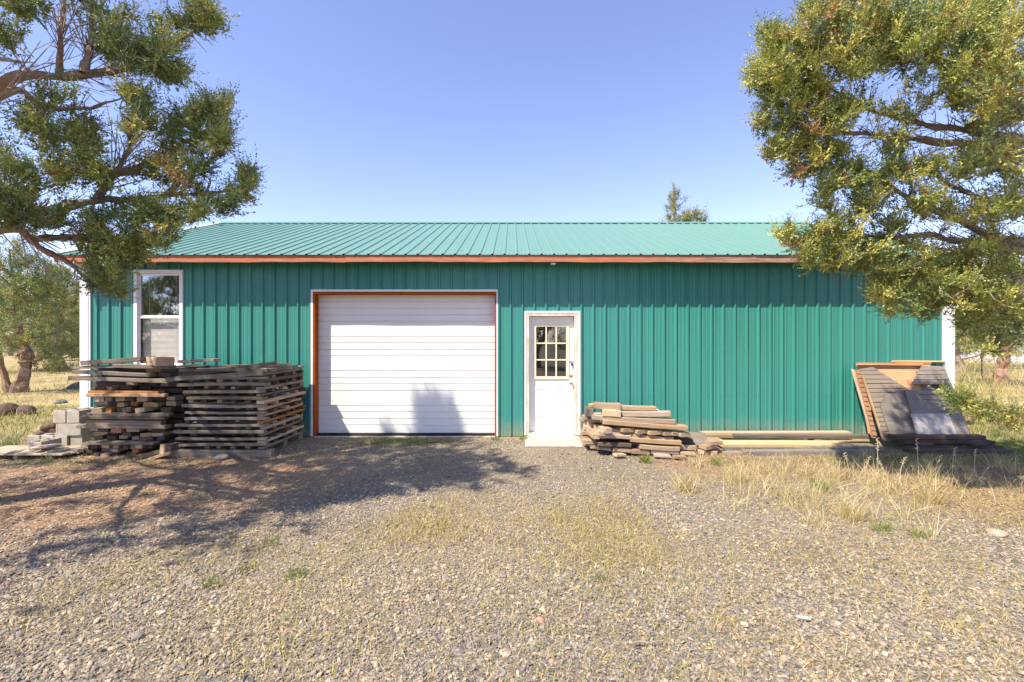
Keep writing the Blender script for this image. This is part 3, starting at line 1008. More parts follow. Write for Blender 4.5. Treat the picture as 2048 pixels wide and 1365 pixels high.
ends_zone(767, 783, 2, 6, 165, 325, 'upper dark gap', .3, 1)
ends_zone(738, 756, 2, 5, 170, 330, 'top layers', .3, 1)
ends_zone(795, 828, 3, 7, 168, 332, 'middle ends', .22, .5)
ends_zone(858, 885, 3, 6, 160, 325, 'lower ends', .25, .5)
ends_zone(891, 917, 3, 9, 150, 300, 'bottom ends', .08)
for q in range(13):  # dark filler boards added to put the stack's inner shade behind its gaps
    zc = .06 + q * .094
    for j, dy in enumerate((.42, .78)):
        board((-5.62 + rb.uniform(-.03, .03), YS + dy, zc), 1.36, .16, .075, (0, 0, rb.uniform(-.02, .02)), M_dkw, f'{"crosswise" if j == 0 else "rear"} board {ORD[q + 1]} layer up, dark filler deep in the window stack', G1)
# thick offcut on top
board(W(320, 722.5, 6.62), .60, .22, .12, (0, 0, -.72), M_tan, 'thick tan timber offcut sitting on the window stack', None, 'timber', 'timber', .001, .006)
# two boards on the ground between the stacks
pxboard(277, 915, 340, 897, 7, 6.42, .09, M_grey, 'narrow board sloping up between the two stacks, upper one', 'boards leaning between the stacks', yaw=.12)
pxboard(290, 922, 336, 907, 6, 6.38, .09, M_tan, 'narrow board sloping up between the two stacks, lower one', 'boards leaning between the stacks', yaw=.12)
board((-4.86, 6.55, .13), .26, .07, .13, (0, .1, 1.4), M_tan, 'short upright block between the sloping boards and the garage stack', None)

# --- short lumber pile right of the entry door
G3 = 'short weathered boards piled right of the entry door'
LP = [
    (1191, 812, 1241, 814, 12, 6.72, .14, M_tan, 'thick tan board topmost on the left of the short pile', 0),
    (1240, 816, 1313, 818, 8, 6.74, .14, M_tan, 'flat board top right on the short pile', 0),
    (1248, 820, 1318, 822, 5, 6.86, .14, M_tan, 'thin board behind the top right board of the short pile', 0),
    (1179, 813, 1200, 812, 6, 6.95, .14, M_tan, 'board end peeking out behind the top left of the short pile', 0),
    (1207, 827, 1243, 829, 13, 6.62, .2, M_fresh, 'bright yellow offcut block near the top of the short pile', 0),
    (1243, 829, 1343, 829, 10, 6.66, .15, M_tan, 'pale board right of the bright yellow block', 0),
    (1186, 836, 1349, 844, 9, 6.63, .15, M_tan, 'long board sloping gently just below the yellow block', 0),
    (1207, 845, 1375, 857, 9, 6.58, .16, M_tan, 'long rounded board sloping right in the middle of the short pile', 0),
    (1173, 826, 1186, 827, 16, 6.75, .3, M_grey, 'grey square board end sticking out at upper left of the short pile', 0),
    (1223, 862, 1282, 866, 8, 6.66, .2, M_tan, 'brown board under the left of the rounded sloping board', 0),
    (1206, 868, 1240, 870, 8, 6.64, .2, M_tan, 'short brown board in the fourth layer up, left side of pile', 0),
    (1243, 871, 1279, 873, 8, 6.62, .25, M_tan, 'short brown board left of centre in the short pile', 0),
    (1279, 874, 1313, 876, 8, 6.64, .25, M_tan, 'short brown board at the centre of the short pile', 0),
    (1313, 877, 1348, 879, 8, 6.66, .25, M_tan, 'short brown board right of centre in the short pile', 0),
    (1192, 873, 1263, 876, 8, 6.56, .15, M_tan, 'front board at left third layer of the short pile', 0),
    (1262, 880, 1363, 887, 9, 6.55, .15, M_tan, 'long front board sloping right above the two bottom layers', 0),
    (1195, 889, 1264, 892, 8, 6.56, .15, M_grey, 'front board at left second layer of the short pile', 0),
    (1280, 894, 1361, 899, 9, 6.54, .15, M_tan, 'long front board second from the bottom right of the pile', 0),
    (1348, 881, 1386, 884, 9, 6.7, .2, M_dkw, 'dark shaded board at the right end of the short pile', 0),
    (1360, 894, 1391, 897, 10, 6.66, .2, M_tan, 'board at the bottom right end of the short pile', 0),
    (1195, 897, 1223, 900, 8, 6.58, .2, M_grey, 'bottom left front board of the short pile', 0),
    (1225, 900, 1262, 903, 8, 6.58, .2, M_tan, 'bottom board second from left in the short pile', 0),
    (1263, 904, 1300, 906, 9, 6.56, .2, M_oran, 'orange brown bottom board in the centre of the short pile', 0),
    (1302, 904, 1358, 906, 8, 6.56, .2, M_tan, 'bottom right front board of the short pile', 0),
]
for a in LP:
    pxboard(*a[:8], a[8], G3, yaw=a[9] + rb.uniform(-.02, .02), ch=.007, warp=.008)
endsrow = [(1243, 1271, 861), (1272, 1296, 864), (1296, 1327, 866), (1327, 1343, 868), (1343, 1358, 868), (1358, 1382, 870)]
for k, (a, b_, yy) in enumerate(endsrow):
    xa, xb = Wx(a, 6.6), Wx(b_ - 1, 6.6)
    board(((xa + xb) / 2 - .1, 6.6 + .32, Wz(yy, 6.6)), .70, xb - xa, .054, (0, 0, math.pi / 2 + .3), M_tan, f'sawn board end {ORD[k + 1]} from left in the angled row of the short pile', G3, ch=.006)
# boards pointing at us on the left of the pile
for k, (a, b_, c_, d_, t_) in enumerate(((1174, 846, 1218, 862, 10), (1173, 853, 1205, 868, 9), (1176, 862, 1192, 874, 9))):
    p0 = Vector(W(a, b_, 7.25)); p1 = Vector(W(c_, d_, 6.45 + .05 * k))
    dd = p1 - p0
    o = board(tuple((p0 + p1) / 2), dd.length, .10, t_ / F * 6.6, (0, 0, 0), M_tan, ('upper', 'middle', 'lower')[k] + ' of three boards pointing toward the viewer at the pile left', G3, ch=.006)
    o.rotation_mode = 'QUATERNION'; o.rotation_quaternion = dd.to_track_quat('X', 'Z')
# the rest of the pile behind the front row
for r_, (zc, xa, xb) in enumerate(((.05, 1.06, 2.6), (.12, 1.08, 2.55), (.20, 1.1, 2.5), (.28, 1.1, 2.4), (.36, 1.12, 2.3), (.45, 1.12, 2.2))):
    for q in range(3):
        board(((xa + xb) / 2 + rb.uniform(-.05, .05), 6.95 + q * .24, zc), (xb - xa) * rb.uniform(.85, 1), .16, .06, (0, .03, rb.uniform(-.05, .05)), M_tan,
              f'board in the back of the short pile, {ORD[q + 1]} behind the front row, layer {ORD[r_ + 1]} up', G3)
for k, (a, b_, c_, d_, Y, yaw, lab) in enumerate(((1230, 911, 1251, 912, 6.42, .3, 'small pale scrap lying before the left of the short pile'), (1311, 913, 1342, 914, 6.40, -.1, 'flat pale scrap lying before the middle of the short pile'),
                                                   (1349, 915, 1373, 916, 6.36, .2, 'pale scrap lying before the right of the short pile'), (1363, 909, 1392, 909, 6.5, -.15, 'short scrap beside the pile with green grass behind'))):
    pxboard(a, b_, c_, d_, 5, Y, .1, M_tan, lab, 'wood scraps on the ground by the pile', yaw=yaw)
board(W(1398, 881, 6.85), .26, .24, .06, (.75, .12, .25), M_grey, 'wide grey offcut leaning on the right end of the short pile', None)
for k, (px, py, lx, yw, lab) in enumerate(((1415, 893, .22, .5, 'short block lying right of the leaning offcut'), (1428, 885, .2, .2, 'pale block behind the gap between the two piles'), (1420, 905, .18, -.1, 'lowest short block between the two lumber piles'), (1402, 903, .12, .7, 'smallest brown block between the two lumber piles'))):
    board(W(px, py, 6.72), lx, .15, .055, (0, 0, yw), M_tan, lab, 'short blocks between the lumber piles')

# --- long lumber along the wall
G4 = 'long boards lying along the wall'
for a in [
    (1407, 868, 1702, 867, 5, 7.62, .14, M_fresh, 'pale board at the back of the long lumber against the wall', 0),
    (1400, 873, 1560, 874, 6, 7.45, .15, M_tan, 'tan board second from the back of the long lumber, left half', 0),
    (1470, 874, 1752, 875, 7, 7.38, .12, M_grey, 'greyish board behind the wide yellow one', 0),
    (1405, 882, 1446, 883, 6, 7.2, .2, M_tan, 'short board tucked left of the wide yellow board', 0),
    (1449, 893, 1709, 894, 8, 6.90, .30, M_fresh, 'wide fresh yellow board lying along the middle of the long lumber', 0),
    (1449, 899, 1632, 900, 7, 6.80, .05, M_grey, 'narrow greyish board in front of the wide yellow board', 0),
    (1632, 899, 1770, 900, 7, 6.80, .10, M_grey, 'half shaded grey board right of the narrow one', 0),
    (1450, 909, 1486, 909, 8, 6.62, .12, M_tan, 'short pale board at the front left of the long lumber', 0),
    (1487, 909, 1756, 908, 12, 6.60, .14, M_grey, 'thick grey timber along the front of the long lumber', 0),
]:
    pxboard(*a[:8], a[8], G4, yaw=a[9] + rb.uniform(-.006, .006), warp=.004)
# supports beneath the wide board
board((3.0, 7.2, .035), .95, .09, .07, (0, 0, math.pi / 2), M_grey, 'cross timber under the left end of the long lumber', None)
board((4.9, 7.2, .035), .95, .09, .07, (0, 0, math.pi / 2), M_grey, 'cross timber under the right end of the long lumber', None)

# --- dark boards in front of the leaning panels
G5 = 'dark boards lying before the leaning panels'
for a in [
    (1792, 876, 1972, 876, 8, 7.02, .15, M_dkw, 'topmost dark brown board before the leaning panels'),
    (1812, 886, 1992, 886, 6, 6.92, .15, M_dkw, 'second dark board down before the leaning panels'),
    (1842, 890, 1868, 890, 6, 6.84, .2, M_dkw, 'short dark block end between the dark boards'),
    (1818, 896, 2008, 896, 6, 6.84, .14, M_dkw, 'third dark board down before the leaning panels'),
    (1945, 890, 1978, 890, 5, 6.80, .2, M_dkw, 'short dark block on the right of the dark boards'),
    (1822, 903, 2027, 905, 8, 6.72, .14, M_dkw, 'lowest and longest dark board before the leaning panels'),
]:
    pxboard(*a[:8], a[8], G5, yaw=rb.uniform(-.01, .01))

# --- panels leaning on the wall
LN = Vector((0, -1.215, .65)).normalized()           # outward normal of the leaning plane
LO = Vector((0, 7.20, .03))


def lean(px, py, off=0):
    d = Vector(((px - 1024) / F, 1, (682.5 - py) / F)); o = Vector((0, 0, EYE))
    p0 = LO + LN * off
    return o + d * ((p0 - o).dot(LN) / d.dot(LN))


def sheet(name, poly, off, th, mat, label, cat, group=None, slats=None, slot=None):
    """flat panel with a traced outline lying in the leaning plane"""
    p = [lean(x, y, off) for x, y in poly]
    c = sum(p, Vector()) / len(p)
    X = Vector((1, 0, 0)); Yv = LN.cross(X).normalized()
    rot = Matrix((X, Yv, LN)).transposed()
    loc = [((q - c).dot(X), (q - c).dot(Yv)) for q in p]
    area = sum(a[0] * b[1] - b[0] * a[1] for a, b in zip(loc, loc[1:] + loc[:1]))
    if area < 0: loc.reverse()
    m = MB()
    def slab(l, z0, z1):
        n = len(l)
        m.add([(x, y, z1) for x, y in l] + [(x, y, z0) for x, y in l], [tuple(range(n)), tuple(reversed(range(n, 2 * n)))] + [((i + 1) % n, i, n + i, n + (i + 1) % n) for i in range(n)])
    if slats is None:
        slab(loc, -th, 0)
    else:
        ys = [y for _, y in loc]
        y0 = min(ys); k = 0
        while y0 < max(ys) - .01:
            h = slats * rb.uniform(.85, 1.12)
            l = clip(loc, y0, min(y0 + h - .010, max(ys)))
            if slot and k == slot and len(l) >= 3:
                xs = [q[0] for q in l]; a_, b_ = min(xs), max(xs)
                for u0, u1 in ((.40, .52), (.88, 1)):
                    slab([(a_ + (b_ - a_) * u0, y0), (a_ + (b_ - a_) * u1, y0), (a_ + (b_ - a_) * u1, y0 + h - .012), (a_ + (b_ - a_) * u0, y0 + h - .012)], -th, 0)
            elif len(l) >= 3:
                dz = rb.uniform(-.003, .003)
                slab(l, -th + dz, dz)
            y0 += h; k += 1
        for fx in (.12, .5, .88):                       # battens behind
            xs = [x for x, _ in loc]
            bx = min(xs) + (max(xs) - min(xs)) * fx
            yy = [q for q in (cliprange(loc, bx))]
            if len(yy) == 2: slab([(bx - .03, yy[0] + .01), (bx + .03, yy[0] + .01), (bx + .03, yy[1] - .01), (bx - .03, yy[1] - .01)], -th - .045, -th - .006)
    o = m.build(name, mat)
    o.matrix_world = Matrix.Translation(c) @ rot.to_4x4()
    return tag(o, label, cat, group)


def clip(poly, a, b):
    for lim, sgn in ((a, 1), (b, -1)):
        out = []
        for (x0, y0), (x1, y1) in zip(poly, poly[1:] + poly[:1]):
            i0, i1 = sgn * (y0 - lim) >= 0, sgn * (y1 - lim) >= 0
            if i0: out.append((x0, y0))
            if i0 != i1:
                t = (lim - y0) / (y1 - y0); out.append((x0 + (x1 - x0) * t, lim))
        poly = out
        if not poly: return []
    return poly


def cliprange(poly, x):
    ys = []
    for (x0, y0), (x1, y1) in zip(poly, poly[1:] + poly[:1]):
        if (x0 - x) * (x1 - x) < 0: ys.append(y0 + (y1 - y0) * (x - x0) / (x1 - x0))
    return [min(ys), max(ys)] if len(ys) >= 2 else []


C3 = lambda x, y: (1690 + x / 5.851, 700 + y / 5.851)
sheet('plywood_sheet', [C3(150, 175), C3(1000, 170), C3(1000, 700), C3(260, 700)], .0, .015, M_orply, 'orange tan plywood showing in the notch between the slatted panels', 'plywood')
sheet('slatted_panel', [C3(165, 225), C3(330, 200), C3(740, 460), C3(800, 640), C3(860, 1040), C3(455, 1070)], .075, .02, M_slat, 'left slatted wooden panel with a diagonal upper edge leaning on the wall', 'slatted panel', None, .082)
sheet('slatted_panel', [C3(905, 180), C3(1165, 195), C3(1475, 1000), C3(900, 1000), C3(760, 440)], .075, .02, M_slat, 'right slatted wooden panel leaning on the wall beside the white corner trim', 'slatted panel', None, .088, 9)
sheet('plywood_sheet', [C3(930, 300), C3(1190, 300), C3(1290, 600), C3(930, 600)], .018, .012, M_dkw, 'dark sheet added for the shade in the slot of the right slatted panel', 'plywood')  # dark sheet added behind the slats to give the slot its shade
sheet('plywood_sheet', [C3(480, 520), C3(700, 470), C3(760, 640), C3(860, 1020), C3(545, 1040), C3(412, 640)], .105, .014, M_ply, 'dark grey plywood piece with slanted corner, leaning at lower left', 'plywood')
sheet('plywood_sheet', [C3(700, 470), C3(800, 475), C3(905, 560), C3(945, 640), C3(1315, 648), C3(1470, 1000), C3(860, 1010), C3(745, 620)], .125, .014, M_ply, 'large dark grey plywood sheet leaning at lower right', 'plywood')
sheet('plywood_sheet', [C3(770, 750), C3(1212, 745), C3(1315, 1002), C3(850, 1005)], .150, .012, M_plylt, 'pale grey rectangular plywood piece with nail holes, leaning foremost', 'plywood')


def stick(p0, p1, wd, th, mat, label, group=None, name='board', cat='board'):
    p0 = Vector(p0); p1 = Vector(p1); d = p1 - p0
    o = board(tuple((p0 + p1) / 2), d.length, wd, th, (0, 0, 0), mat, label, group, cat, name, .003)
    x = d.normalized(); y = LN.cross(x).normalized(); zz = x.cross(y)
    o.rotation_mode = 'QUATERNION'; o.rotation_quaternion = Matrix((x, y, zz)).transposed().to_quaternion()
    return o


G6 = 'narrow boards leaning at the left of the panels'
stick(lean(*C3(95, 232), .01), lean(*C3(335, 1020), .02), .06, .03, M_tan, 'narrow pale board leaning leftmost against the green wall', G6)
stick(lean(*C3(205, 300), .105), lean(*C3(450, 1060), .105), .022, .03, M_tan, 'thin lath leaning on the edge of the left slatted panel', G6)
stick(lean(*C3(235, 690), .0), lean(*C3(290, 990), .0), .05, .02, M_oran, 'short reddish board behind the leftmost leaning board', G6)
# row of small orange slats along the edge
m = MB()
pa, pb = lean(*C3(155, 240), .055), lean(*C3(355, 1030), .055)
d = (pb - pa); ln = d.length; x = d.normalized(); y = LN.cross(x).normalized()
M4 = Matrix((x, y, LN)).transposed()
k = 0
while k * .082 < ln - .05:
    m.cbox((-ln / 2 + k * .082, -.032, -.012), (-ln / 2 + k * .082 + .070, .032, .010), .003); k += 1
m.box((-ln / 2, -.030, -.030), (ln / 2, .030, -.013))
o = m.build('lath_strip', wood('lath_wood', (.20, .10, .055), (.40, .22, .12), (.30, .17, .10), .95, 1.05)); o.matrix_world = Matrix.Translation((pa + pb) / 2) @ M4.to_4x4()
tag(o, 'ladder like strip of small orange slats at the left edge of the panels', 'lath strip')
G7 = 'thin strips lying along the top of the panels'
stick(W(1713, 729, 7.80), W(1846, 730, 7.80), .05, .03, M_oran, 'orange strip along the top left edge of the leaning panels', G7)
stick(W(1790, 725, 7.86), W(1862, 726.5, 7.86), .04, .022, M_oran, 'shorter orange strip behind the top edge of the leaning panels', G7)
stick(W(1783, 724, 7.89), W(1888, 724.5, 7.89), .03, .05, M_fresh, 'pale strip at the back of the panel tops reaching the white corner', G7)

# ------------------------------------------------------------------ concrete blocks, pallet and stones at the left corner
def block(c, yaw, label, half=False):
    m = MB()
    hx, hy, hz = (.098, .195, .095)
    m.cbox((-hx, -hy, -hz), (hx, -hy + .03, hz), .006); m.cbox((-hx, hy - .03, -hz), (hx, hy, hz), .006)
    m.box((-hx, -hy + .03, -hz + .001), (-hx + .03, hy - .03, hz - .001)); m.box((hx - .03, -hy + .03, -hz + .001), (hx, hy - .03, hz - .001))
    m.box((-hx + .03, -.02, -hz + .001), (hx - .03, .02, hz - .002))
    o = m.build('concrete_block', M_block); o.location = c; o.rotation_euler = (0, 0, yaw)
    return tag(o, label, 'concrete block', 'concrete blocks stacked at the left corner')


YB = 7.10
zb1, zb2, zb3 = .095, .287, .479
bx = lambda px: Wx(px, YB)
block((bx(66), YB + .195, zb1), .02, 'leftmost concrete block of the bottom row')
block((bx(94.5), YB + .195, zb1), -.02, 'second concrete block from left in the bottom row')
block((bx(122), YB + .19, zb1), .01, 'concrete block in the bottom row under the single middle block')
block((bx(149), YB + .22, zb1), .0, 'rightmost concrete block of the bottom row behind board ends')
block((bx(136), YB + .10, zb2), math.pi / 2, 'concrete block lying lengthwise in the middle row')
block((bx(119), YB + .19, zb3), .0, 'left concrete block of the top row')
block((bx(146), YB + .19, zb3), .01, 'right concrete block of the top row')
o = block((Wx(62, 6.55), 6.75, .145), .03, 'small concrete block lying low on the plank in front'); o.scale = (.95, .8, .6)


def rock(name, c, s, mat, label, cat, seed, group=None, cuts=3, amp=.25):
    import bmesh
    bm = bmesh.new()
    bmesh.ops.create_icosphere(bm, subdivisions=cuts, radius=1)
    r = np.random.default_rng(seed)
    k = r.normal(size=(9, 3)) * 1.7; ph = r.uniform(0, 6, 9); am = r.uniform(.3, 1, 9)
    for v in bm.verts:
        p = np.array(v.co)
        f = 1 + amp * float(np.sum(am * np.sin(k @ p + ph))) / 3 + r.uniform(-.02, .02)
        v.co = Vector((p[0] * f * s[0], p[1] * f * s[1], p[2] * f * s[2]))
    me = bpy.data.meshes.new(name); bm.to_mesh(me); bm.free()
    o = link(name, me, mat); o.location = c; o.rotation_euler = (0, 0, r.uniform(0, 6))
    return tag(o, label, cat, group)


for k, (px, py, s, lab) in enumerate(((86, 868, .10, 'left low rock on the concrete blocks'), (102, 866, .11, 'largest rock resting against the middle block'), (97, 856, .09, 'rock on top of the small rock heap'), (106, 853, .06, 'small rock at the peak of the rock heap beside blocks'))):
    rock('rock', W(px, py, YB + .25), (s, s * .9, s * .75), M_rock, 'red brown lava ' + lab, 'rock', 40 + k, 'lava rocks heaped on the concrete blocks', 3, .45)
G8 = 'flat stones on the plank at the left'
for k, (px, py, sx_, lab) in enumerate(((92, 893, .14, 'tan flagstone tilted up against the front concrete block'), (114, 902, .13, 'tan flagstone right of the small block'), (136, 906, .16, 'wide thin flagstone nearest the window stack'), (30, 904, .22, 'long flat stone under the left end of small block'))):
    rock('flagstone', W(px, py, 6.55), (sx_, .12, .022), M_flag, lab, 'stone', 60 + k, G8, 3, .3)
pal = empty('plank_platform', (Wx(40, 6.5), 6.5, 0))
tag(pal, 'pale plank deck on short legs holding blocks and flat stones', 'platform')
m = MB()
for k in range(4):
    m.cbox((-.62, -.13 + k * .135, .062), (.72, -.13 + k * .135 + .125, .085), .004)
m.build('deck', M_tan, pal)
for xx in (.02, .5, -.5):
    m = MB(); m.cbox((xx, -.11, 0), (xx + .06, .38, .0615), .004); m.build('leg', M_tan, pal)
rock('rock', (Wx(14, 10.2), 10.2, .08), (.25, .22, .18), M_rock, 'red brown boulder half sunk in the grass at far left', 'rock', 71, None, 4)
rock('rock', (Wx(46, 10.3), 10.35, .05), (.20, .18, .13), M_rock, 'lower rounded boulder right beside the leftmost one', 'rock', 72, None, 4)
rock('rock', (Wx(155, 16), 16, .08), (.26, .22, .16), M_rockg, 'dark grey rock in the grass just left of the building corner', 'rock', 73)
rock('rock', (Wx(122, 12.2), 12.2, .03), (.16, .13, .08), M_rockg, 'small grey stone in the shaded grass behind the concrete blocks', 'rock', 74)
rock('rock', W(441, 916, 6.40), (.10, .07, .05), M_rockg, 'rounded grey stone on the ground before the garage stack', 'rock', 75)
rock('stone', W(1080, 1242, 2.71), (.030, .022, .020), simple('pink_stone', (.55, .25, .18), .85, .2), 'pink stone standing out on the foreground gravel', 'stone', 76, None, 2)
rock('stone', (Wx(1995, 3.92), 3.92, .015), (.08, .06, .03), M_flag, 'flat pale stone in the bare earth at far right', 'stone', 77, None, 3)
rock('stone', W(1010, 1308, 2.43), (.04, .03, .018), M_flag, 'large flat tan stone near the bottom centre of the gravel', 'stone', 78, None, 2)
m = MB(); m.cbox((-.035, -.008, 0), (.035, .008, .006), .002)
o = m.build('plastic_scrap', M_white); o.location = (Wx(1607, 2.69), 2.69, .03); o.rotation_euler = (0, .05, -.12)
tag(o, 'small white scrap lying on the gravel at lower right', 'scrap')
m = MB(); m.tube([(-.09, 0, .03), (-.03, .012, .036), (.03, .006, .032), (.09, .03, .03)], [.005, .006, .005, .003], 6)
o = m.build('twig', M_twig); o.location = (Wx(1292, 2.46), 2.46, .0); tag(o, 'bare brown twig lying on the foreground gravel', 'twig')


# ------------------------------------------------------------------ juniper trees
def catmull(P, per=6):
    P = np.array(P, float)
    Q = np.vstack([2 * P[0] - P[1], P, 2 * P[-1] - P[-2]])
    out = []
    for i in range(1, len(Q) - 2):
        for t in np.linspace(0, 1, per, endpoint=False):
            a, b, c, d = Q[i - 1], Q[i], Q[i + 1], Q[i + 2]
            out.append(.5 * (2 * b + (c - a) * t + (2 * a - 5 * b + 4 * c - d) * t * t + (3 * b - 3 * c + d - a) * t ** 3))
    out.append(Q[-2])
    return np.array(out)


def unit(v): return v / (np.linalg.norm(v, axis=-1, keepdims=True) + 1e-9)


TONES = np.array([(.185, .240, .070), (.350, .375, .085), (.490, .460, .110), (.150, .215, .100), (.275, .315, .090), (.46, .25, .09)])


def tufts(P, Dr, r, scale=1.0, sprigs=9, leaves=8, tonew=(.22, .28, .2, .12, .16, .02), dull=1.0, leaf=1.0):
    """dense feathery juniper tufts at P pointing along Dr: every sprig is a small fern of scale leaves"""
    n = len(P)
    sc = np.broadcast_to(np.asarray(scale, float), (n,))
    sd_ = unit(Dr[:, None, :] * .70 + r.normal(size=(n, sprigs, 3)) * .60 + np.array((0, 0, .36)))
    sl_ = r.uniform(.05, .155, (n, sprigs)) * sc[:, None]
    # the sprigs leave the last hand's breadth of the twig one after the other
    so_ = P[:, None, :] - Dr[:, None, :] * (r.uniform(0, .13, (n, sprigs)) * sc[:, None])[..., None] + r.normal(size=(n, sprigs, 3)) * .014 * sc[:, None, None]
    s = (np.arange(leaves) + r.uniform(0, 1, (n, sprigs, leaves))) / leaves
    bend = np.array((0, 0, .25))
    base = so_[:, :, None, :] + sd_[:, :, None, :] * (sl_[:, :, None] * s)[..., None] + bend * ((sl_[:, :, None] * s * s)[..., None])
    base = base + r.normal(size=base.shape) * .0035 * sc[:, None, None, None]
    side = unit(np.cross(sd_, r.normal(size=sd_.shape)))[:, :, None, :] * np.where(np.arange(leaves) % 2 == 0, 1, -1)[None, None, :, None]
    ld = unit(sd_[:, :, None, :] * .95 + side * .42 + r.normal(size=(n, sprigs, leaves, 3)) * .24)
    ll = r.uniform(.013, .027, (n, sprigs, leaves)) * (1.15 - .45 * s) * (sc[:, None, None] * leaf)
    wv = unit(np.cross(ld, r.normal(size=ld.shape)))
    ww = ll * r.uniform(.17, .26, ll.shape)
    mid = base + ld * (ll * .5)[..., None]
    V = np.stack([base, mid + wv * ww[..., None], base + ld * ll[..., None], mid - wv * ww[..., None]], axis=3).reshape(-1, 3)
    ti = r.choice(len(TONES), n, p=np.array(tonew) / np.sum(tonew))
    c = TONES[ti][:, None, None, :] * r.uniform(.75, 1.25, (n, sprigs, leaves, 1)) * r.uniform(.75, 1.25, (n, sprigs, 1, 1))
    c = c * dull
    dry = r.random((n, sprigs, 1, 1)) < .03
    c = np.where(dry, np.array((.26, .14, .055)), c)
    C = np.repeat(c.reshape(-1, 3), 4, axis=0)
    Q = np.arange(len(V)).reshape(-1, 4)
    return V, Q, C


def grow(limbs, pts, r, dead=0, jit=.05):
    """every point of pts is reached by a twig from the nearest wood; returns twigs (n,5,3), radii, tip directions"""
    nodes = []; nrad = []
    for path, rad in limbs:
        nodes.append(path); nrad.append(rad)
    nodes = np.vstack(nodes); nrad = np.concatenate(nrad)
    d0 = np.min(np.linalg.norm(pts[:, None, :] - nodes[None, ::3, :], axis=2), axis=1) if len(pts) * len(nodes) < 4e7 else np.zeros(len(pts))
    order = np.argsort(d0)
    cap = len(nodes) + len(pts) * 4
    A = np.zeros((cap, 3)); A[:len(nodes)] = nodes; RR = np.zeros(cap); RR[:len(nodes)] = nrad
    cnt = len(nodes)
    T = np.zeros((len(pts), 5, 3)); RA = np.zeros((len(pts), 5)); DR = np.zeros((len(pts), 3))
    for i in order:
        p = pts[i]
        dd = A[:cnt] - p
        d2 = np.einsum('ij,ij->i', dd, dd)
        j = int(np.argmin(d2)); q = A[j]; dist = math.sqrt(d2[j])
        tt = np.linspace(0, 1, 5)[:, None]
        path = q + (p - q) * tt
        path[1:4] += r.normal(size=(3, 3)) * jit * dist
        path[:, 2] += -.12 * dist * (tt[:, 0] * (1 - tt[:, 0])) * 2
        T[i] = path
        r0 = min(RR[j] * .75, .003 + .010 * dist)
        RA[i] = np.linspace(max(r0, .0036), .0026, 5)
        DR[i] = path[4] - path[2]
        A[cnt:cnt + 4] = path[1:]; RR[cnt:cnt + 4] = RA[i][1:] + .001; cnt += 4
    return T, RA, unit(DR)


def twig_mesh(T, RA, sides=3):
    n, m, _ = T.shape
    tg = unit(np.gradient(T, axis=1))
    u = unit(np.cross(tg, np.array((.31, .52, .8)))); w_ = np.cross(tg, u)
    ang = np.arange(sides) * 2 * math.pi / sides
    V = T[:, :, None, :] + RA[:, :, None, None] * (np.cos(ang)[:, None] * u[:, :, None, :] + np.sin(ang)[:, None] * w_[:, :, None, :])
    idx = np.arange(n * m * sides).reshape(n, m, sides)
    a = idx[:, :-1, :]; b = np.roll(a, -1, axis=2); d = idx[:, 1:, :]; c = np.roll(d, -1, axis=2)
    return V.reshape(-1, 3), np.stack([a, b, c, d], axis=3).reshape(-1, 4)


def bark_tube(m, path, rad, r, n=9):
    v, f = tube(path, rad, n)
    v = np.array(v); P = np.repeat(np.array(path), n, axis=0)
    k = np.tile(np.arange(n), len(path))
    rad_n = 1 + .14 * np.repeat(np.sin(np.arange(len(path)) * 1.7 + r.uniform(0, 6)) + np.sin(np.arange(len(path)) * .9), n)
    groove = rad_n * 1 + .16 * np.sin(k * 2.4 + np.repeat(np.arange(len(path)) * .35, n)) + r.uniform(-.08, .08, len(v))
    v = P + (v - P) * groove[:, None]
    m.add([tuple(q) for q in v], f)


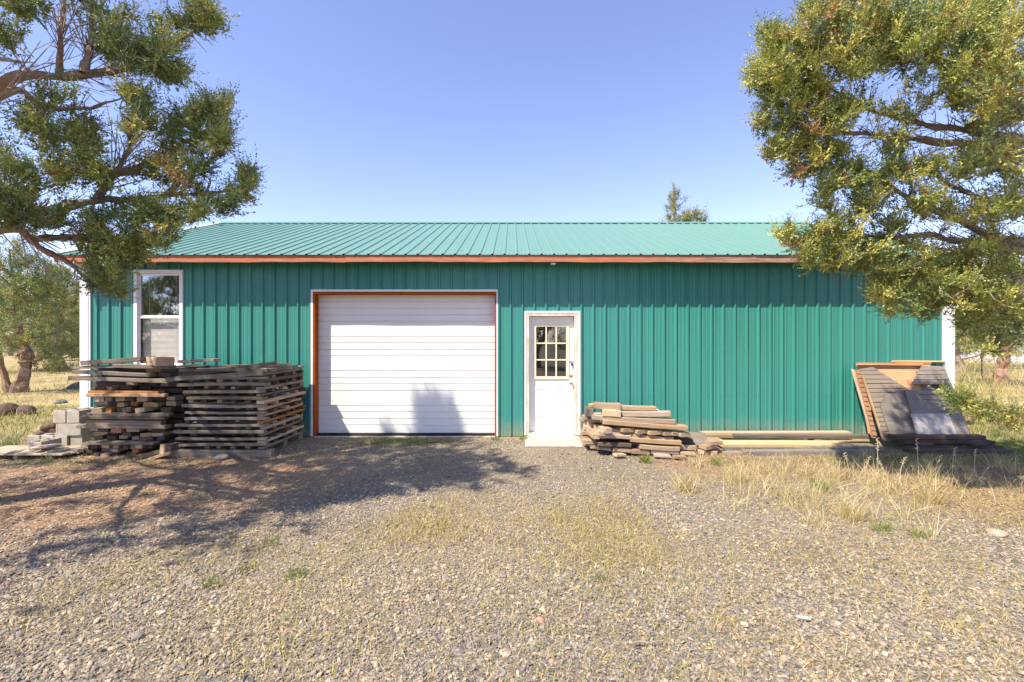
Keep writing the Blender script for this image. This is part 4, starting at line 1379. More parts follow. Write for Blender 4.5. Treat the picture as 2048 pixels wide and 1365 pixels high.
def tree(base, label, limbs, pts, r, tuft=1.0, sprigs=9, leaves=8, deadpts=None, leaf=1.0, keep=None, tonew=(.22, .28, .2, .12, .16, .02), group=None, name='juniper_tree', dull=1.0, twigr=1.0):
    root = empty(name, base)
    tag(root, label, 'tree', group)
    B = np.array(base, float)
    tuft_is_near = True
    wood_ = []
    m = MB()
    for k, (P, r0, r1) in enumerate(limbs):
        path = catmull(P, 7)
        q_ = np.arange(len(path))[:, None]
        path = path + (np.sin(q_ * .55 + r.uniform(0, 6, 3)) + .5 * np.sin(q_ * 1.3 + r.uniform(0, 6, 3))) * min(.018, r0 * .3) * np.minimum(1, q_ / 4)
        rad = np.linspace(r0, r1, len(path))
        bark_tube(m, path, rad, r, 10 if r0 > .06 else 7)
        if k and r0 < .09:                              # dead spurs and broken twigs along the limb
            for q in range(int(len(path) * .9)):
                i_ = r.integers(1, len(path)); d_ = unit(r.normal(size=3) + np.array((0, 0, -.2))); l_ = r.uniform(.04, .22) * (1 if tuft_is_near else .6)
                a_ = path[i_]; b_ = a_ + d_ * l_ * .5 + r.normal(size=3) * .01; c_ = a_ + d_ * l_ + r.normal(size=3) * .03
                m.tube([a_, b_, c_], [.006, .0045, .002], 4)
        wood_.append((path, rad))
    m.build('trunk', M_bark, root, off=base)
    T, RA, DR = grow(wood_, pts, r)
    if deadpts:                                         # straight bare twigs raking outwards from the inner limbs
        DT, DA = [], []
        cand = [w for w in wood_[1:deadpts[1]]]
        for _ in range(deadpts[0]):
            path, rad = cand[r.integers(len(cand))]
            f_ = r.uniform(.08, .74); i_ = int(f_ * (len(path) - 2)); tg_ = unit(path[i_ + 1] - path[i_])
            d_ = unit(tg_ * 1.0 + r.normal(size=3) * np.array((.42, .42, .34)))
            l_ = r.uniform(.15, .72) * (1.12 - f_); side_ = unit(r.normal(size=3)) * l_ * r.uniform(0, .12)
            tt = np.linspace(0, 1, 5)[:, None]
            DT.append(path[i_] + d_ * l_ * tt + side_ * (tt * tt)); DA.append(np.linspace(.0065, .0022, 5) * r.uniform(.6, 1.15))
            if r.random() < .5:
                q_ = DT[-1][r.integers(1, 4)]; d2 = unit(d_ + r.normal(size=3) * .45); l2 = l_ * r.uniform(.25, .6)
                DT.append(q_ + d2 * l2 * tt); DA.append(np.linspace(.0036, .0018, 5))
        T = np.concatenate([T, np.array(DT)]); RA = np.concatenate([RA, np.array(DA)])
    V, Q = twig_mesh(T - B, RA * twigr)
    np_mesh('branches', V, Q, M_twig, root)
    V, Q, C = tufts(pts - B, DR[:len(pts)], r, tuft, sprigs, leaves, tonew, dull, leaf)
    np_mesh('crown', V, Q, M_leaf, root, C)
    return root


def ell(r, spec, Yf):
    """points in ellipses given in photograph pixels: (cx, cy, rx, ry, n); depth from Yf(px,py)"""
    out = []
    for cx, cy, rx, ry, n in spec:
        a = r.uniform(0, 2 * math.pi, n); q = np.sqrt(r.uniform(0, 1, n))
        px = cx + rx * q * np.cos(a); py = cy + ry * q * np.sin(a)
        for x, y in zip(px, py):
            out.append(W(x, y, Yf(x, y)))
    return np.array(out)[r.permutation(len(out))]


# --- the tree at the left whose limbs reach into the picture
rl = np.random.default_rng(3)
TL = (-5.6, 4.35, 0)
WL = lambda px, py, Y: W(px, py, Y - .38)
limbsL = [
    ([(-5.6, 4.35, -.05), (-5.68, 4.36, 1.2), (-5.6, 4.32, 2.7), (-5.56, 4.38, 4.4), (-5.62, 4.36, 6.2), (-5.58, 4.36, 7.6)], .22, .02),
    ([(-5.58, 4.34, 3.4), WL(0, 168, 4.0), WL(130, 152, 4.2), WL(250, 138, 4.3), WL(340, 92, 4.4), WL(415, 40, 4.5)], .048, .009),
    ([WL(165, 146, 4.2), WL(182, 80, 4.25), WL(190, -60, 4.3)], .03, .01),
    ([WL(118, 152, 4.2), WL(124, 60, 4.1), WL(132, -40, 4.1)], .022, .008),
    ([(-5.6, 4.33, 2.5), WL(0, 428, 4.0), WL(100, 420, 4.2), WL(200, 402, 4.4), WL(300, 395, 4.5), WL(400, 388, 4.6), WL(495, 374, 4.7)], .050, .008),
    ([WL(195, 402, 4.4), WL(235, 350, 4.45), WL(330, 310, 4.6), WL(410, 262, 4.7), WL(450, 228, 4.7)], .035, .008),
    ([WL(215, 370, 4.45), WL(255, 300, 4.4), WL(272, 230, 4.4)], .022, .007),
    ([WL(330, 392, 4.5), WL(390, 340, 4.55), WL(450, 300, 4.6)], .02, .006),
    ([(-5.6, 4.33, 2.2), WL(0, 462, 3.9), WL(90, 498, 4.1), WL(165, 552, 4.3), WL(225, 590, 4.4)], .036, .006),
    ([WL(60, 480, 4.0), WL(150, 476, 4.3), WL(250, 478, 4.5), WL(340, 470, 4.6)], .03, .006),
    ([(-5.58, 4.34, 3.2), WL(0, 192, 3.9), WL(90, 212, 4.1), WL(180, 216, 4.3), WL(260, 190, 4.4)], .032, .006),
]
for k in range(16):                                # limbs on the sides the picture does not show
    a = rl.uniform(0, 2 * math.pi); z0 = 1.9 + k * .34
    ln = max(.5, 2.7 * (1 - (z0 - 1.9) / 5.9)) * rl.uniform(.7, 1.0)
    if -1.0 < a < 1.1: a += math.pi
    e = (-5.58 + math.cos(a) * ln, 4.36 + math.sin(a) * ln, z0 + .35 * ln)
    limbsL.append(([(-5.58, 4.36, z0), (-5.58 + math.cos(a) * ln * .5, 4.36 + math.sin(a) * ln * .5, z0 + .08 * ln), e], .045, .008))
specL = [(400, 28, 34, 30, 26), (425, 50, 22, 22, 14), (340, 66, 40, 34, 20), (300, 118, 50, 36, 44), (345, 145, 32, 30, 26), (250, 45, 36, 36, 22), (222, 78, 30, 26, 18),
         (165, 22, 32, 26, 10), (85, 18, 40, 22, 12), (28, 12, 30, 22, 12), (15, 78, 24, 20, 10), (120, 182, 34, 18, 10), (275, 200, 36, 26, 26), (235, 115, 34, 28, 12),
         (75, 252, 34, 34, 24), (160, 270, 44, 34, 30), (185, 318, 34, 36, 26), (110, 305, 34, 26, 12), (12, 325, 26, 34, 14), (275, 255, 30, 26, 16),
         (335, 262, 30, 28, 20), (382, 238, 30, 26, 20), (430, 215, 34, 26, 24), (448, 248, 26, 28, 16), (405, 285, 34, 28, 20), (350, 315, 34, 30, 16), (447, 290, 20, 18, 8),
         (35, 372, 50, 36, 36), (14, 410, 34, 34, 24), (110, 358, 36, 26, 18), (185, 352, 28, 24, 12), (290, 335, 34, 26, 18), (360, 365, 36, 24, 18), (405, 332, 30, 22, 12),
         (490, 352, 26, 18, 16), (504, 376, 16, 14, 10), (462, 395, 34, 24, 20), (420, 412, 34, 26, 22), (365, 432, 38, 26, 26), (305, 425, 40, 26, 24), (250, 428, 36, 24, 18), (190, 440, 36, 22, 16), (125, 445, 34, 20, 14), (50, 445, 44, 26, 22),
         (325, 470, 36, 24, 20), (262, 482, 40, 26, 24), (205, 500, 36, 30, 26), (240, 532, 34, 26, 24), (195, 548, 28, 22, 16), (275, 518, 30, 24, 14), (228, 580, 26, 18, 14), (190, 480, 34, 22, 10)]
YL = lambda x, y: 3.68 + .0012 * x + rl.uniform(-.45, .42)
ptsL = ell(rl, specL, YL); ptsL = ptsL[:int(len(ptsL) * .72)]


def shadow_ok(p):
    """the top of this tree throws one narrow lobe and a few tips on the overhead door, nothing higher"""
    t = D - p[1]; xs_ = p[0] + SA * t; zs_ = p[2] - SB * t
    if zs_ < .04: return True
    if xs_ < -3.6: return zs_ < .9
    return (-1.86 < xs_ < -1.03 and zs_ < 1.02 - 8 * abs(xs_ + 1.48) ** 3) or (-2.42 < xs_ < -2.22 and zs_ < .38) or (-.55 < xs_ < -.38 and zs_ < .22)


hid = []; clump = []
while len(hid) < 1250:
    z0 = rl.uniform(1.7, 7.75)
    rmax = 2.75 * (1 - ((z0 - 1.7) / 6.1)) ** .8 + .28
    a = rl.uniform(0, 2 * math.pi); q = rmax * math.sqrt(rl.uniform(.15, 1))
    c = (-5.58 + q * math.cos(a), 4.36 + q * math.sin(a), z0)
    for _ in range(13):                            # foliage sits in flat pads with gaps between them
        p = (c[0] + rl.normal() * .26, c[1] + rl.normal() * .26, c[2] + rl.normal() * .07)
        if p[1] < .9: continue
        px = 1024 + F * p[0] / p[1]; py = 682.5 - F * (p[2] - EYE) / p[1]
        if px > -30 and py > -25: continue
        if not shadow_ok(p): continue
        hid.append(p)
for x0_, x1_, z1_, n_ in ((-1.84, -1.05, .98, 46), (-2.41, -2.23, .36, 7), (-.54, -.39, .2, 5), (-2.75, -2.65, .12, 3)):
    k = 0
    while k < n_:                                  # the crown tip whose shade reaches the overhead door
        xs_, zs_, t = rl.uniform(x0_, x1_), rl.uniform(.02, z1_), rl.uniform(3.0, 3.9)
        p = (xs_ - SA * t, D - t, zs_ + SB * t)
        if shadow_ok(p) and 1024 + F * p[0] / p[1] < -30: hid.append(p)
        k += 1
for c in ((-3.0, 3.5, 4.85), (-3.4, 3.7, 4.7), (-2.75, 3.3, 4.95), (-3.6, 3.2, 4.7), (-4.0, 3.0, 4.45), (-3.3, 3.0, 4.9), (-4.3, 2.6, 4.2), (-4.8, 2.4, 4.0), (-5.2, 2.2, 3.6), (-5.6, 2.1, 3.3), (-4.6, 2.9, 4.3)):
    for _ in range(12):                            # boughs reaching out over the yard above the picture
        p = (c[0] + rl.normal() * .22, c[1] + rl.normal() * .22, c[2] + rl.normal() * .08)
        if 682.5 - F * (p[2] - EYE) / p[1] < -40 or 1024 + F * p[0] / p[1] < -40: hid.append(p)
limbsL.append(([(-5.58, 4.34, 3.9), (-4.4, 3.9, 4.5), (-3.4, 3.6, 4.78), (-2.8, 3.35, 4.95)], .045, .008))
limbsL.append(([(-5.58, 4.34, 3.0), (-5.2, 3.2, 3.5), (-4.6, 2.5, 4.05)], .045, .008))
ptsL = np.array([q for q in ptsL if shadow_ok(q)]); nvis = len(ptsL)
ptsL = np.vstack([ptsL, np.array(hid)])
deadL = ell(rl, [(60, 110, 70, 60, 57), (120, 90, 60, 60, 38), (60, 200, 80, 40, 76), (200, 250, 80, 60, 76), (120, 240, 90, 50, 76), (250, 380, 90, 50, 76), (120, 400, 100, 50, 95), (120, 500, 100, 50, 114), (60, 560, 60, 40, 38), (330, 220, 60, 60, 38)], YL)
scL = np.concatenate([np.full(nvis, 1.18), np.full(len(ptsL) - nvis, 1.5)]) * rl.uniform(.7, 1.2, len(ptsL))
tree(TL, 'large juniper at the left edge reaching its limbs over the window stack', limbsL, ptsL, rl, scL, 15, 20, (330, 11), tonew=(.30, .24, .12, .18, .18, .02), dull=.88)

# --- the tree at the right edge
rr = np.random.default_rng(8)
TR = (6.35, 5.0, 0)


def YR(x, y):
    k = min(1, max(0, (x - 1560) / 420))
    return 4.35 + .0014 * y + rr.uniform(-.42, .38) + k * rr.uniform(-.7, .45)


def wr(px, py, dy=0):
    return W(px, py, 4.40 + .0014 * py + dy * .6)


limbsR = [
    ([(6.35, 5.0, -.05), (6.4, 4.96, 1.0), (6.32, 5.04, 2.2), (6.38, 5.0, 3.6), (6.33, 4.96, 5.2), (6.35, 5.0, 7.2)], .26, .03),
    ([(6.33, 5.0, 3.6), wr(2048, 284), wr(1981, 267), wr(1900, 258), wr(1829, 244), wr(1753, 222), wr(1646, 171), wr(1570, 120)], .050, .007),
    ([(6.33, 5.0, 3.4), wr(2048, 300, -.2), wr(1886, 284, -.1), wr(1800, 276), wr(1715, 267), wr(1608, 259), wr(1560, 225)], .045, .007),
    ([(6.34, 5.0, 2.5), wr(2040, 490), wr(1981, 468), wr(1886, 430), wr(1791, 381), wr(1696, 324), wr(1600, 290)], .052, .007),
    ([(6.34, 5.0, 4.6), wr(2000, 120), wr(1905, 160, -.2), wr(1867, 122, -.2), wr(1780, 122), wr(1696, 126), wr(1620, 70)], .06, .008),
    ([(6.34, 5.0, 5.2), wr(2048, 60), wr(1960, 40, -.2), wr(1860, 15), wr(1760, 10), wr(1660, -10)], .06, .010),
    ([(6.34, 5.0, 2.6), wr(2030, 500, -.2), wr(1930, 482), wr(1874, 474), wr(1790, 474), wr(1714, 474), wr(1610, 478)], .05, .007),
    ([(6.34, 5.0, 2.5), wr(2040, 505, -.3), wr(1955, 505, -.2), wr(1900, 520), wr(1848, 538), wr(1760, 560)], .045, .007),
    ([(6.34, 5.0, 2.2), wr(2048, 560, -.4), wr(1960, 585, -.3), wr(1900, 605), wr(1840, 628)], .04, .006),
    ([(6.34, 5.0, 2.9), wr(2048, 420, -.3), wr(1970, 400, -.3), wr(1900, 370), wr(1830, 320)], .045, .007),
    ([(6.34, 5.0, 4.0), wr(2048, 210, -.3), wr(1980, 150, -.4), wr(1930, 80, -.4)], .05, .008),
    ([(6.34, 5.0, .8), W(2048, 832, 4.9), W(1985, 815, 4.85), W(1915, 800, 4.8)], .03, .006),
]
for k in range(14):
    a = rr.uniform(-1.5, 1.7); z0 = 2.0 + k * .33
    ln = max(.6, 2.4 * (1 - (z0 - 2) / 6)) * rr.uniform(.7, 1)
    limbsR.append(([(6.34, 5.0, z0), (6.34 + math.cos(a) * ln * .5, 5.0 + math.sin(a) * ln * .5, z0 + .08 * ln), (6.34 + math.cos(a) * ln, 5.0 + math.sin(a) * ln, z0 + .3 * ln)], .05, .008))
specR = [(1640, 20, 44, 30, 40), (1600, 95, 55, 40, 60), (1545, 75, 26, 26, 22), (1530, 150, 38, 32, 46), (1560, 200, 46, 36, 56), (1535, 245, 26, 24, 20), (1600, 150, 46, 36, 54), (1660, 90, 50, 44, 66),
         (1720, 40, 54, 40, 70), (1790, 20, 54, 30, 56), (1790, 85, 46, 36, 44), (1720, 140, 46, 34, 40), (1640, 210, 50, 36, 56), (1700, 220, 46, 34, 40), (1590, 270, 46, 34, 46), (1560, 305, 30, 22, 20), (1650, 290, 50, 36, 46),
         (1620, 340, 46, 30, 38), (1690, 350, 50, 34, 44), (1660, 395, 40, 24, 24), (1740, 395, 44, 30, 34), (1700, 430, 38, 22, 18), (1760, 340, 44, 34, 26), (1780, 290, 40, 26, 14),
         (1860, 60, 54, 44, 60), (1930, 30, 54, 34, 60), (2000, 40, 54, 44, 70), (1960, 110, 50, 44, 56), (1920, 170, 40, 44, 44), (1960, 200, 50, 40, 50), (2020, 150, 40, 54, 56), (2020, 230, 36, 36, 34), (1900, 100, 40, 34, 26), (1850, 170, 40, 30, 14),
         (1980, 250, 50, 24, 22), (1830, 340, 40, 30, 20), (1860, 390, 40, 24, 16), (1960, 350, 60, 34, 26), (2020, 400, 34, 40, 22), (1930, 420, 46, 24, 14),
         (1575, 470, 26, 16, 18), (1610, 490, 34, 24, 28), (1650, 480, 38, 30, 34), (1625, 520, 30, 16, 20), (1700, 500, 44, 34, 44), (1670, 530, 36, 18, 26), (1750, 530, 44, 36, 52), (1800, 570, 48, 36, 60), (1760, 590, 26, 22, 20), (1850, 560, 44, 40, 52), (1800, 500, 50, 30, 34),
         (1790, 625, 20, 12, 10), (1850, 622, 34, 14, 20), (1880, 600, 40, 24, 34), (1920, 560, 44, 40, 50), (1960, 600, 46, 40, 54), (2010, 560, 44, 44, 52), (2020, 640, 40, 40, 44), (1950, 650, 36, 30, 34), (1900, 510, 50, 30, 30), (1990, 500, 50, 34, 34), (1980, 690, 40, 24, 20),
         (1918, 800, 26, 20, 15), (1960, 822, 30, 18, 15), (2010, 838, 34, 18, 12), (1890, 790, 12, 8, 3),
         (1820, 230, 50, 26, 20), (1900, 330, 60, 30, 26), (1980, 300, 50, 26, 24), (1880, 430, 60, 30, 26), (1990, 440, 50, 30, 26), (1780, 440, 40, 24, 16), (2030, 340, 24, 40, 16)]
specR2 = [(1735, 95, 70, 60, 60), (1810, 85, 60, 50, 45), (1690, 60, 50, 40, 30)]  # foliage added deeper in the crown so its shadow darkens the leaning panels


def YRs(x, y):
    if y > 760: return 4.85 + rr.uniform(-.2, .2)
    return YR(x, y)




def wall_fix(p):
    """the sheltered strip under the eave takes the shade of this crown: keep it off the sunny wall"""
    t = D - p[1]; x_, z_ = p[0] + SA * t, p[2] - SB * t
    if .35 < z_ < 2.35 and x_ < 7.35:
        k = (2.62 - z_) / SB
        return (p[0] * (p[1] + k) / p[1], p[1] + k, EYE + (p[2] - EYE) * (p[1] + k) / p[1]) if p[1] + k < 7.3 else None
    return p


ptsR = ell(rr, specR, YRs); ptsR = np.vstack([ptsR[:int(len(ptsR) * .70)], ell(rr, specR2, lambda x, y: 5.25 + rr.uniform(-.25, .25))])
ptsR = np.array([q for q in (wall_fix(tuple(p)) for p in ptsR) if q is not None])
hid = []
while len(hid) < 520:
    z0 = rr.uniform(1.9, 7.6)
    rmax = 2.6 * (1 - ((z0 - 1.9) / 5.9)) ** .8 + .3
    a = rr.uniform(0, 2 * math.pi); q = rmax * math.sqrt(rr.uniform(.2, 1))
    p = (6.34 + q * math.cos(a), 5.0 + q * math.sin(a), z0)
    px = 1024 + F * p[0] / p[1]; py = 682.5 - F * (p[2] - EYE) / p[1]
    if px < 2075 and py > -25: continue
    hid.append(p)
ptsR = np.vstack([ptsR, np.array(hid)])
deadR = ell(rr, [(1850, 290, 90, 30, 114), (1930, 300, 80, 40, 114), (1780, 250, 60, 40, 76), (1900, 440, 100, 50, 209), (1980, 470, 70, 60, 171), (1900, 520, 90, 50, 152), (1980, 560, 60, 60, 114), (1820, 440, 80, 40, 114), (1850, 200, 60, 40, 57), (2000, 330, 50, 50, 95)], YRs)
tree(TR, 'large sunlit juniper at the right edge spreading over the roof corner', limbsR, ptsR, rr, 1.22 * rr.uniform(.7, 1.25, len(ptsR)), 15, 20, (950, 11), tonew=(.16, .32, .30, .08, .12, .025))


# --- junipers in the field: a few grown once, then copied
def field_tree(base, H, Rm, seed, label, n=330, tuft=2.2, spire=.9, z0=.8, group='junipers in the field around the workshop', fork=False, lobe=.24):
    r = np.random.default_rng(seed)
    x, y, _ = base
    tr = [(x, y, -.05)] + [(x + r.normal() * .07 * Rm, y + r.normal() * .07 * Rm, H * t) for t in (.2, .42, .66, .93)]
    limbs = [(tr, .055 * H ** .75 + .02, .02)]
    if fork:
        limbs.append(([(x - .22, y, -.05), (x - .42, y - .1, .8), (x - .62, y - .1, 2.0)], .11, .03))
    for k in range(14):
        a = k * 2.4 + r.uniform(-.5, .5); zz = z0 + (H - z0) * (k / 14) * .85
        ln = Rm * (1 - (zz - z0) / (H - z0)) ** spire * r.uniform(.75, 1.05) + .15
        limbs.append(([(x, y, zz), (x + math.cos(a) * ln * .5, y + math.sin(a) * ln * .5, zz + .12 * ln), (x + math.cos(a) * ln, y + math.sin(a) * ln, zz + .4 * ln)], .035, .010))
    lobes = []
    for k in range(26 if lobe > .2 else 70):
        t = r.uniform(0, 1) ** (1.25 if lobe > .2 else .8); a = r.uniform(0, 6.28)
        rm = Rm * (1 - t) ** spire
        lobes.append((x + math.cos(a) * rm * .62, y + math.sin(a) * rm * .62, z0 + (H - z0) * t, lobe * Rm + .22 * rm))
    pts = []
    while len(pts) < n:
        c = lobes[r.integers(len(lobes))]
        v = unit(r.normal(size=3)) * r.uniform(.3, 1) ** .6 * c[3]
        pts.append((c[0] + v[0], c[1] + v[1], min(H, max(z0 * .7, c[2] + v[2] * .9))))
    for t in np.linspace(.8, 1, 8): pts.append((x + r.normal() * .12, y + r.normal() * .12, H * t))
    return tree(base, label, limbs, np.array(pts), r, tuft, 12, 11, None, tonew=(.30, .28, .14, .14, .16, .01), group=group, dull=.9, twigr=1.3, leaf=.95)


def copy_tree(root, loc, s, rz, label):
    r = root.copy(); COL.objects.link(r); r.location = loc; r.scale = (s, s, s); r.rotation_euler = (0, 0, rz); r['label'] = label
    for ch in root.children:
        c = ch.copy(); COL.objects.link(c); c.parent = r
    return r


t1 = field_tree((Wx(36, 14.8), 14.8, 0), 4.9, 1.9, 21, 'field juniper with forked brown trunk nearest the left edge', 760, 2.1, .6, .95, fork=True)
t2 = field_tree((Wx(127, 25), 25, 0), 5.6, 2.2, 22, 'field juniper standing between the forked one and the building corner', 640, 2.5, .8, .7)
t3 = field_tree((Wx(2003, 17), 17, 0), 4.6, 2.5, 23, 'field juniper with twisted bare trunk behind the right end of the workshop', 640, 2.4, .45, 1.6)
rs = np.random.default_rng(4)
X4, Y4 = Wx(1347, 22), 22.0
pts4 = [(X4 + rs.normal() * .03, Y4 + rs.normal() * .03, z) for z in np.linspace(6.0, 9.25, 22)]
limbs4 = [([(X4, Y4, -.05), (X4 + .1, Y4, 2.5), (X4 - .05, Y4, 5), (X4, Y4, 7.4), (X4, Y4, 9.2)], .2, .015)]
for k in range(46):
    z0 = 2.2 + 6.6 * (k / 46) ** .8; a = k * 2.4 + rs.uniform(-.4, .4); ln = (9.5 - z0) * .36 * rs.uniform(.45, 1.1)
    e = (X4 + math.cos(a) * ln, Y4 + math.sin(a) * ln, z0 + ln * .75)
    limbs4.append(([(X4, Y4, z0), (X4 + math.cos(a) * ln * .6, Y4 + math.sin(a) * ln * .6, z0 + ln * .3), e], .022, .008))
    for t in rs.uniform(.45, 1.02, 4 if z0 > 5 else 7):
        pts4.append((X4 + math.cos(a) * ln * t + rs.normal() * .07, Y4 + math.sin(a) * ln * t + rs.normal() * .07, z0 + ln * .75 * t * t + rs.normal() * .08))
t4 = tree((X4, Y4, 0), 'thin pointed spire of a juniper rising behind the roof ridge at right', limbs4, np.array(pts4), rs, 1.85, 12, 10, None, leaf=1.2, tonew=(.26, .30, .18, .12, .16, .01), group='junipers in the field around the workshop', twigr=1.6)
FT = [(t2, (Wx(1378, 23), 23, 0), 1.42, 1.0, 'rounded juniper top right beside the thin spire behind the roof'),
      (t2, (Wx(970, 24), 24, 0), 1.31, 2.2, 'juniper whose topmost twigs just clear the middle of the roof ridge'),
      (t1, (Wx(822, 25), 25, 0), 1.57, .6, 'juniper with one tip just above the ridge left of the middle'),
      (t3, (Wx(-40, 24), 24, 0), 1.2, 1.7, 'broad juniper behind the forked one, cut by the left edge'),
      (t2, (Wx(75, 38), 38, 0), 1.2, 4.0, 'distant juniper seen between the two left field junipers'),
      (t1, (Wx(150, 45), 45, 0), 1.2, 3.0, 'most distant juniper low beside the left building corner'),
      (t3, (Wx(20, 52), 52, 0), 1.6, 2.4, 'far dark juniper low behind the forked trunk'),
      (t2, (Wx(1925, 24), 24, 0), 1.0, 5.0, 'bushy juniper right behind the white right corner of the workshop'),
      (t1, (Wx(2080, 27), 27, 0), 1.35, 2.0, 'tall juniper behind the twisted one, cut by the right edge'),
      (t2, (Wx(1960, 60), 60, 0), 1.5, 1.3, 'far juniper beside the white house'),
      (t3, (-30, 34, 0), 1.4, .3, 'outlying juniper beyond the left side of the view'),
      (t1, (34, 36, 0), 1.4, .9, 'outlying juniper beyond the right side of the view'),
      # across the drive, seen mirrored in the window and door panes
      (t1, (-17.0, -8.2, 0), 1.35, 2.9, 'juniper across the drive mirrored in the right of the window pane'),
      (t2, (-25.8, -16, 0), 1.0, .5, 'juniper across the drive mirrored low in the window pane'),
      (t3, (1.6, -12, 0), 1.2, 1.9, 'juniper across the drive mirrored in the entry door panes'),
      (t2, (4.5, -10, 0), 1.0, 3.3, 'smaller juniper across the drive mirrored in the door panes')]
for a in FT: copy_tree(*a)

# ------------------------------------------------------------------ far right: fence and white house
fn = empty('wire_fence', (Wx(1964, 20), 20, 0))
tag(fn, 'rusty steel post fence with thin wires in the dry grass at right', 'fence')
for k in range(6):
    m = MB(); x = -4 + k * 3.0 + 1.0
    m.box((x - .02, -.006, 0), (x + .02, .006, 1.35)); m.box((x - .004, .006, 0), (x + .004, .035, 1.35))
    m.build('post', simple('rusty_post', (.10, .06, .045), .8), fn)
m = MB()
for z in (.45, .85, 1.2):
    m.tube([(-3, .0 - .012, z), (12, -.012, z)], .004, 4)
m.build('wire', M_steel, fn)
hs = empty('white_house', (41, 36, 0))
tag(hs, 'white sided house far off behind the twisted juniper at right', 'house')
m = MB(); m.box((-6, -3.5, 0), (8, 3.5, 2.7)); m.add([(-6, -3.5, 2.7), (-6, 3.5, 2.7), (-6, 0, 4.2)], [(0, 1, 2)]); m.build('wall', simple('white_siding', (.74, .73, .76), .6), hs)
m = MB(); m.add([(-6.4, -4, 2.62), (8.4, -4, 2.62), (8.4, 0, 4.4), (-6.4, 0, 4.4)], [(0, 1, 2, 3)]); m.add([(-6.4, 4, 2.62), (8.4, 4, 2.62), (8.4, 0, 4.4), (-6.4, 0, 4.4)], [(3, 2, 1, 0)]); m.build('roof', simple('grey_shingle', (.2, .19, .19), .9), hs)
for x in (-4, 0, 4):
    m = MB(); m.box((x, -3.52, 1.0), (x + 1.2, -3.49, 2.1)); m.build('window', M_dark, hs)

# ------------------------------------------------------------------ gravel, litter and grass
rg = np.random.default_rng(77)


def fbm(x, y, s, seed):
    r = np.random.default_rng(seed); o = np.zeros_like(x)
    for k in range(7):
        a = r.uniform(0, 6.28); f = s * r.uniform(.5, 2.2); p = r.uniform(0, 6.28)
        o += np.sin(f * (x * np.cos(a) + y * np.sin(a)) + p)
    return o / 4


def blobm(x, y, cx, cy, rx, ry):
    d = np.sqrt(((x - cx) / rx) ** 2 + ((y - cy) / ry) ** 2) + .28 * fbm(x, y, 2.2, 5)
    return np.clip((1.15 - d) / .35, 0, 1)


def duff_m(x, y): return np.maximum(np.maximum(blobm(x, y, -4.6, 5.2, 2.7, 1.7), blobm(x, y, 5.6, 5.3, 1.8, 1.5)), .8 * blobm(x, y, 3.2, 6.2, 1.4, .8))


def dry_m(x, y): return np.maximum(blobm(x, y, .35, 4.1, 1.25, .9), np.maximum(.4 * blobm(x, y, 3.6, 5.2, 2.4, 1.3), .45 * blobm(x, y, .6, 3.0, 3.5, 1.2)))


def scatter(n, y0, y1, power=1.0):
    y = y0 + (y1 - y0) * rg.uniform(0, 1, n) ** power
    x = rg.uniform(-1, 1, n) * (1.25 * y + .8)
    return x, y


# stones
ICO = []
ph = (1 + 5 ** .5) / 2
for a in (-1, 1):
    for b in (-ph, ph): ICO += [(0, a, b), (a, b, 0), (b, 0, a)]
ICO = np.array(ICO) / np.linalg.norm(ICO[0])
import itertools
edge = min(np.linalg.norm(ICO[0] - ICO[k]) for k in range(1, 12)) * 1.05
TRI = []
for a, b, c in itertools.combinations(range(12), 3):
    if all(np.linalg.norm(ICO[i] - ICO[j]) < edge for i, j in ((a, b), (b, c), (a, c))):
        nn = np.cross(ICO[b] - ICO[a], ICO[c] - ICO[a])
        TRI.append((a, b, c) if np.dot(nn, ICO[a]) > 0 else (a, c, b))
TRI = np.array(TRI)


def stones(x, y, size, name, label):
    n = len(x)
    s = size[:, None] * np.stack([rg.uniform(.8, 1.35, n), rg.uniform(.6, 1.0, n), rg.uniform(.32, .62, n)], 1)
    V = ICO[None] * rg.uniform(.60, 1.28, (n, 12, 1)) * s[:, None, :]
    ang = rg.uniform(0, 6.28, n); ti = rg.normal(0, .32, n); t2_ = rg.normal(0, .32, n)
    def rot(V, a, i, j):
        c, s_ = np.cos(a)[:, None], np.sin(a)[:, None]
        u, v = V[:, :, i].copy(), V[:, :, j].copy()
        V[:, :, i] = c * u - s_ * v; V[:, :, j] = s_ * u + c * v
    rot(V, ti, 1, 2); rot(V, t2_, 0, 2); rot(V, ang, 0, 1)
    V[:, :, 0] += x[:, None]; V[:, :, 1] += y[:, None]; V[:, :, 2] += (size * rg.uniform(.05, .55, n))[:, None]
    pal = np.array([(.165, .150, .132), (.225, .197, .162), (.29, .242, .178), (.345, .275, .185), (.33, .215, .15), (.40, .325, .225), (.115, .106, .100)])
    # drifts of greyer and of tanner stone
    g_ = np.clip(.5 + .5 * fbm(x, y, 1.3, 9), 0, 1)
    k1 = rg.choice(7, n, p=(.26, .30, .16, .08, .05, .05, .10)); k2 = rg.choice(7, n, p=(.12, .2, .25, .2, .08, .12, .03))
    k = np.where(rg.random(n) < g_, k1, k2)
    C = pal[k] * rg.uniform(.85, 1.38, (n, 1))
    Q = (np.arange(n) * 12)[:, None, None] + TRI[None]
    o = np_mesh(name, V.reshape(-1, 3), Q.reshape(-1, 3), M_stone, None, np.repeat(C, 12, axis=0))
    return tag(o, label, 'gravel', None, 'stuff')


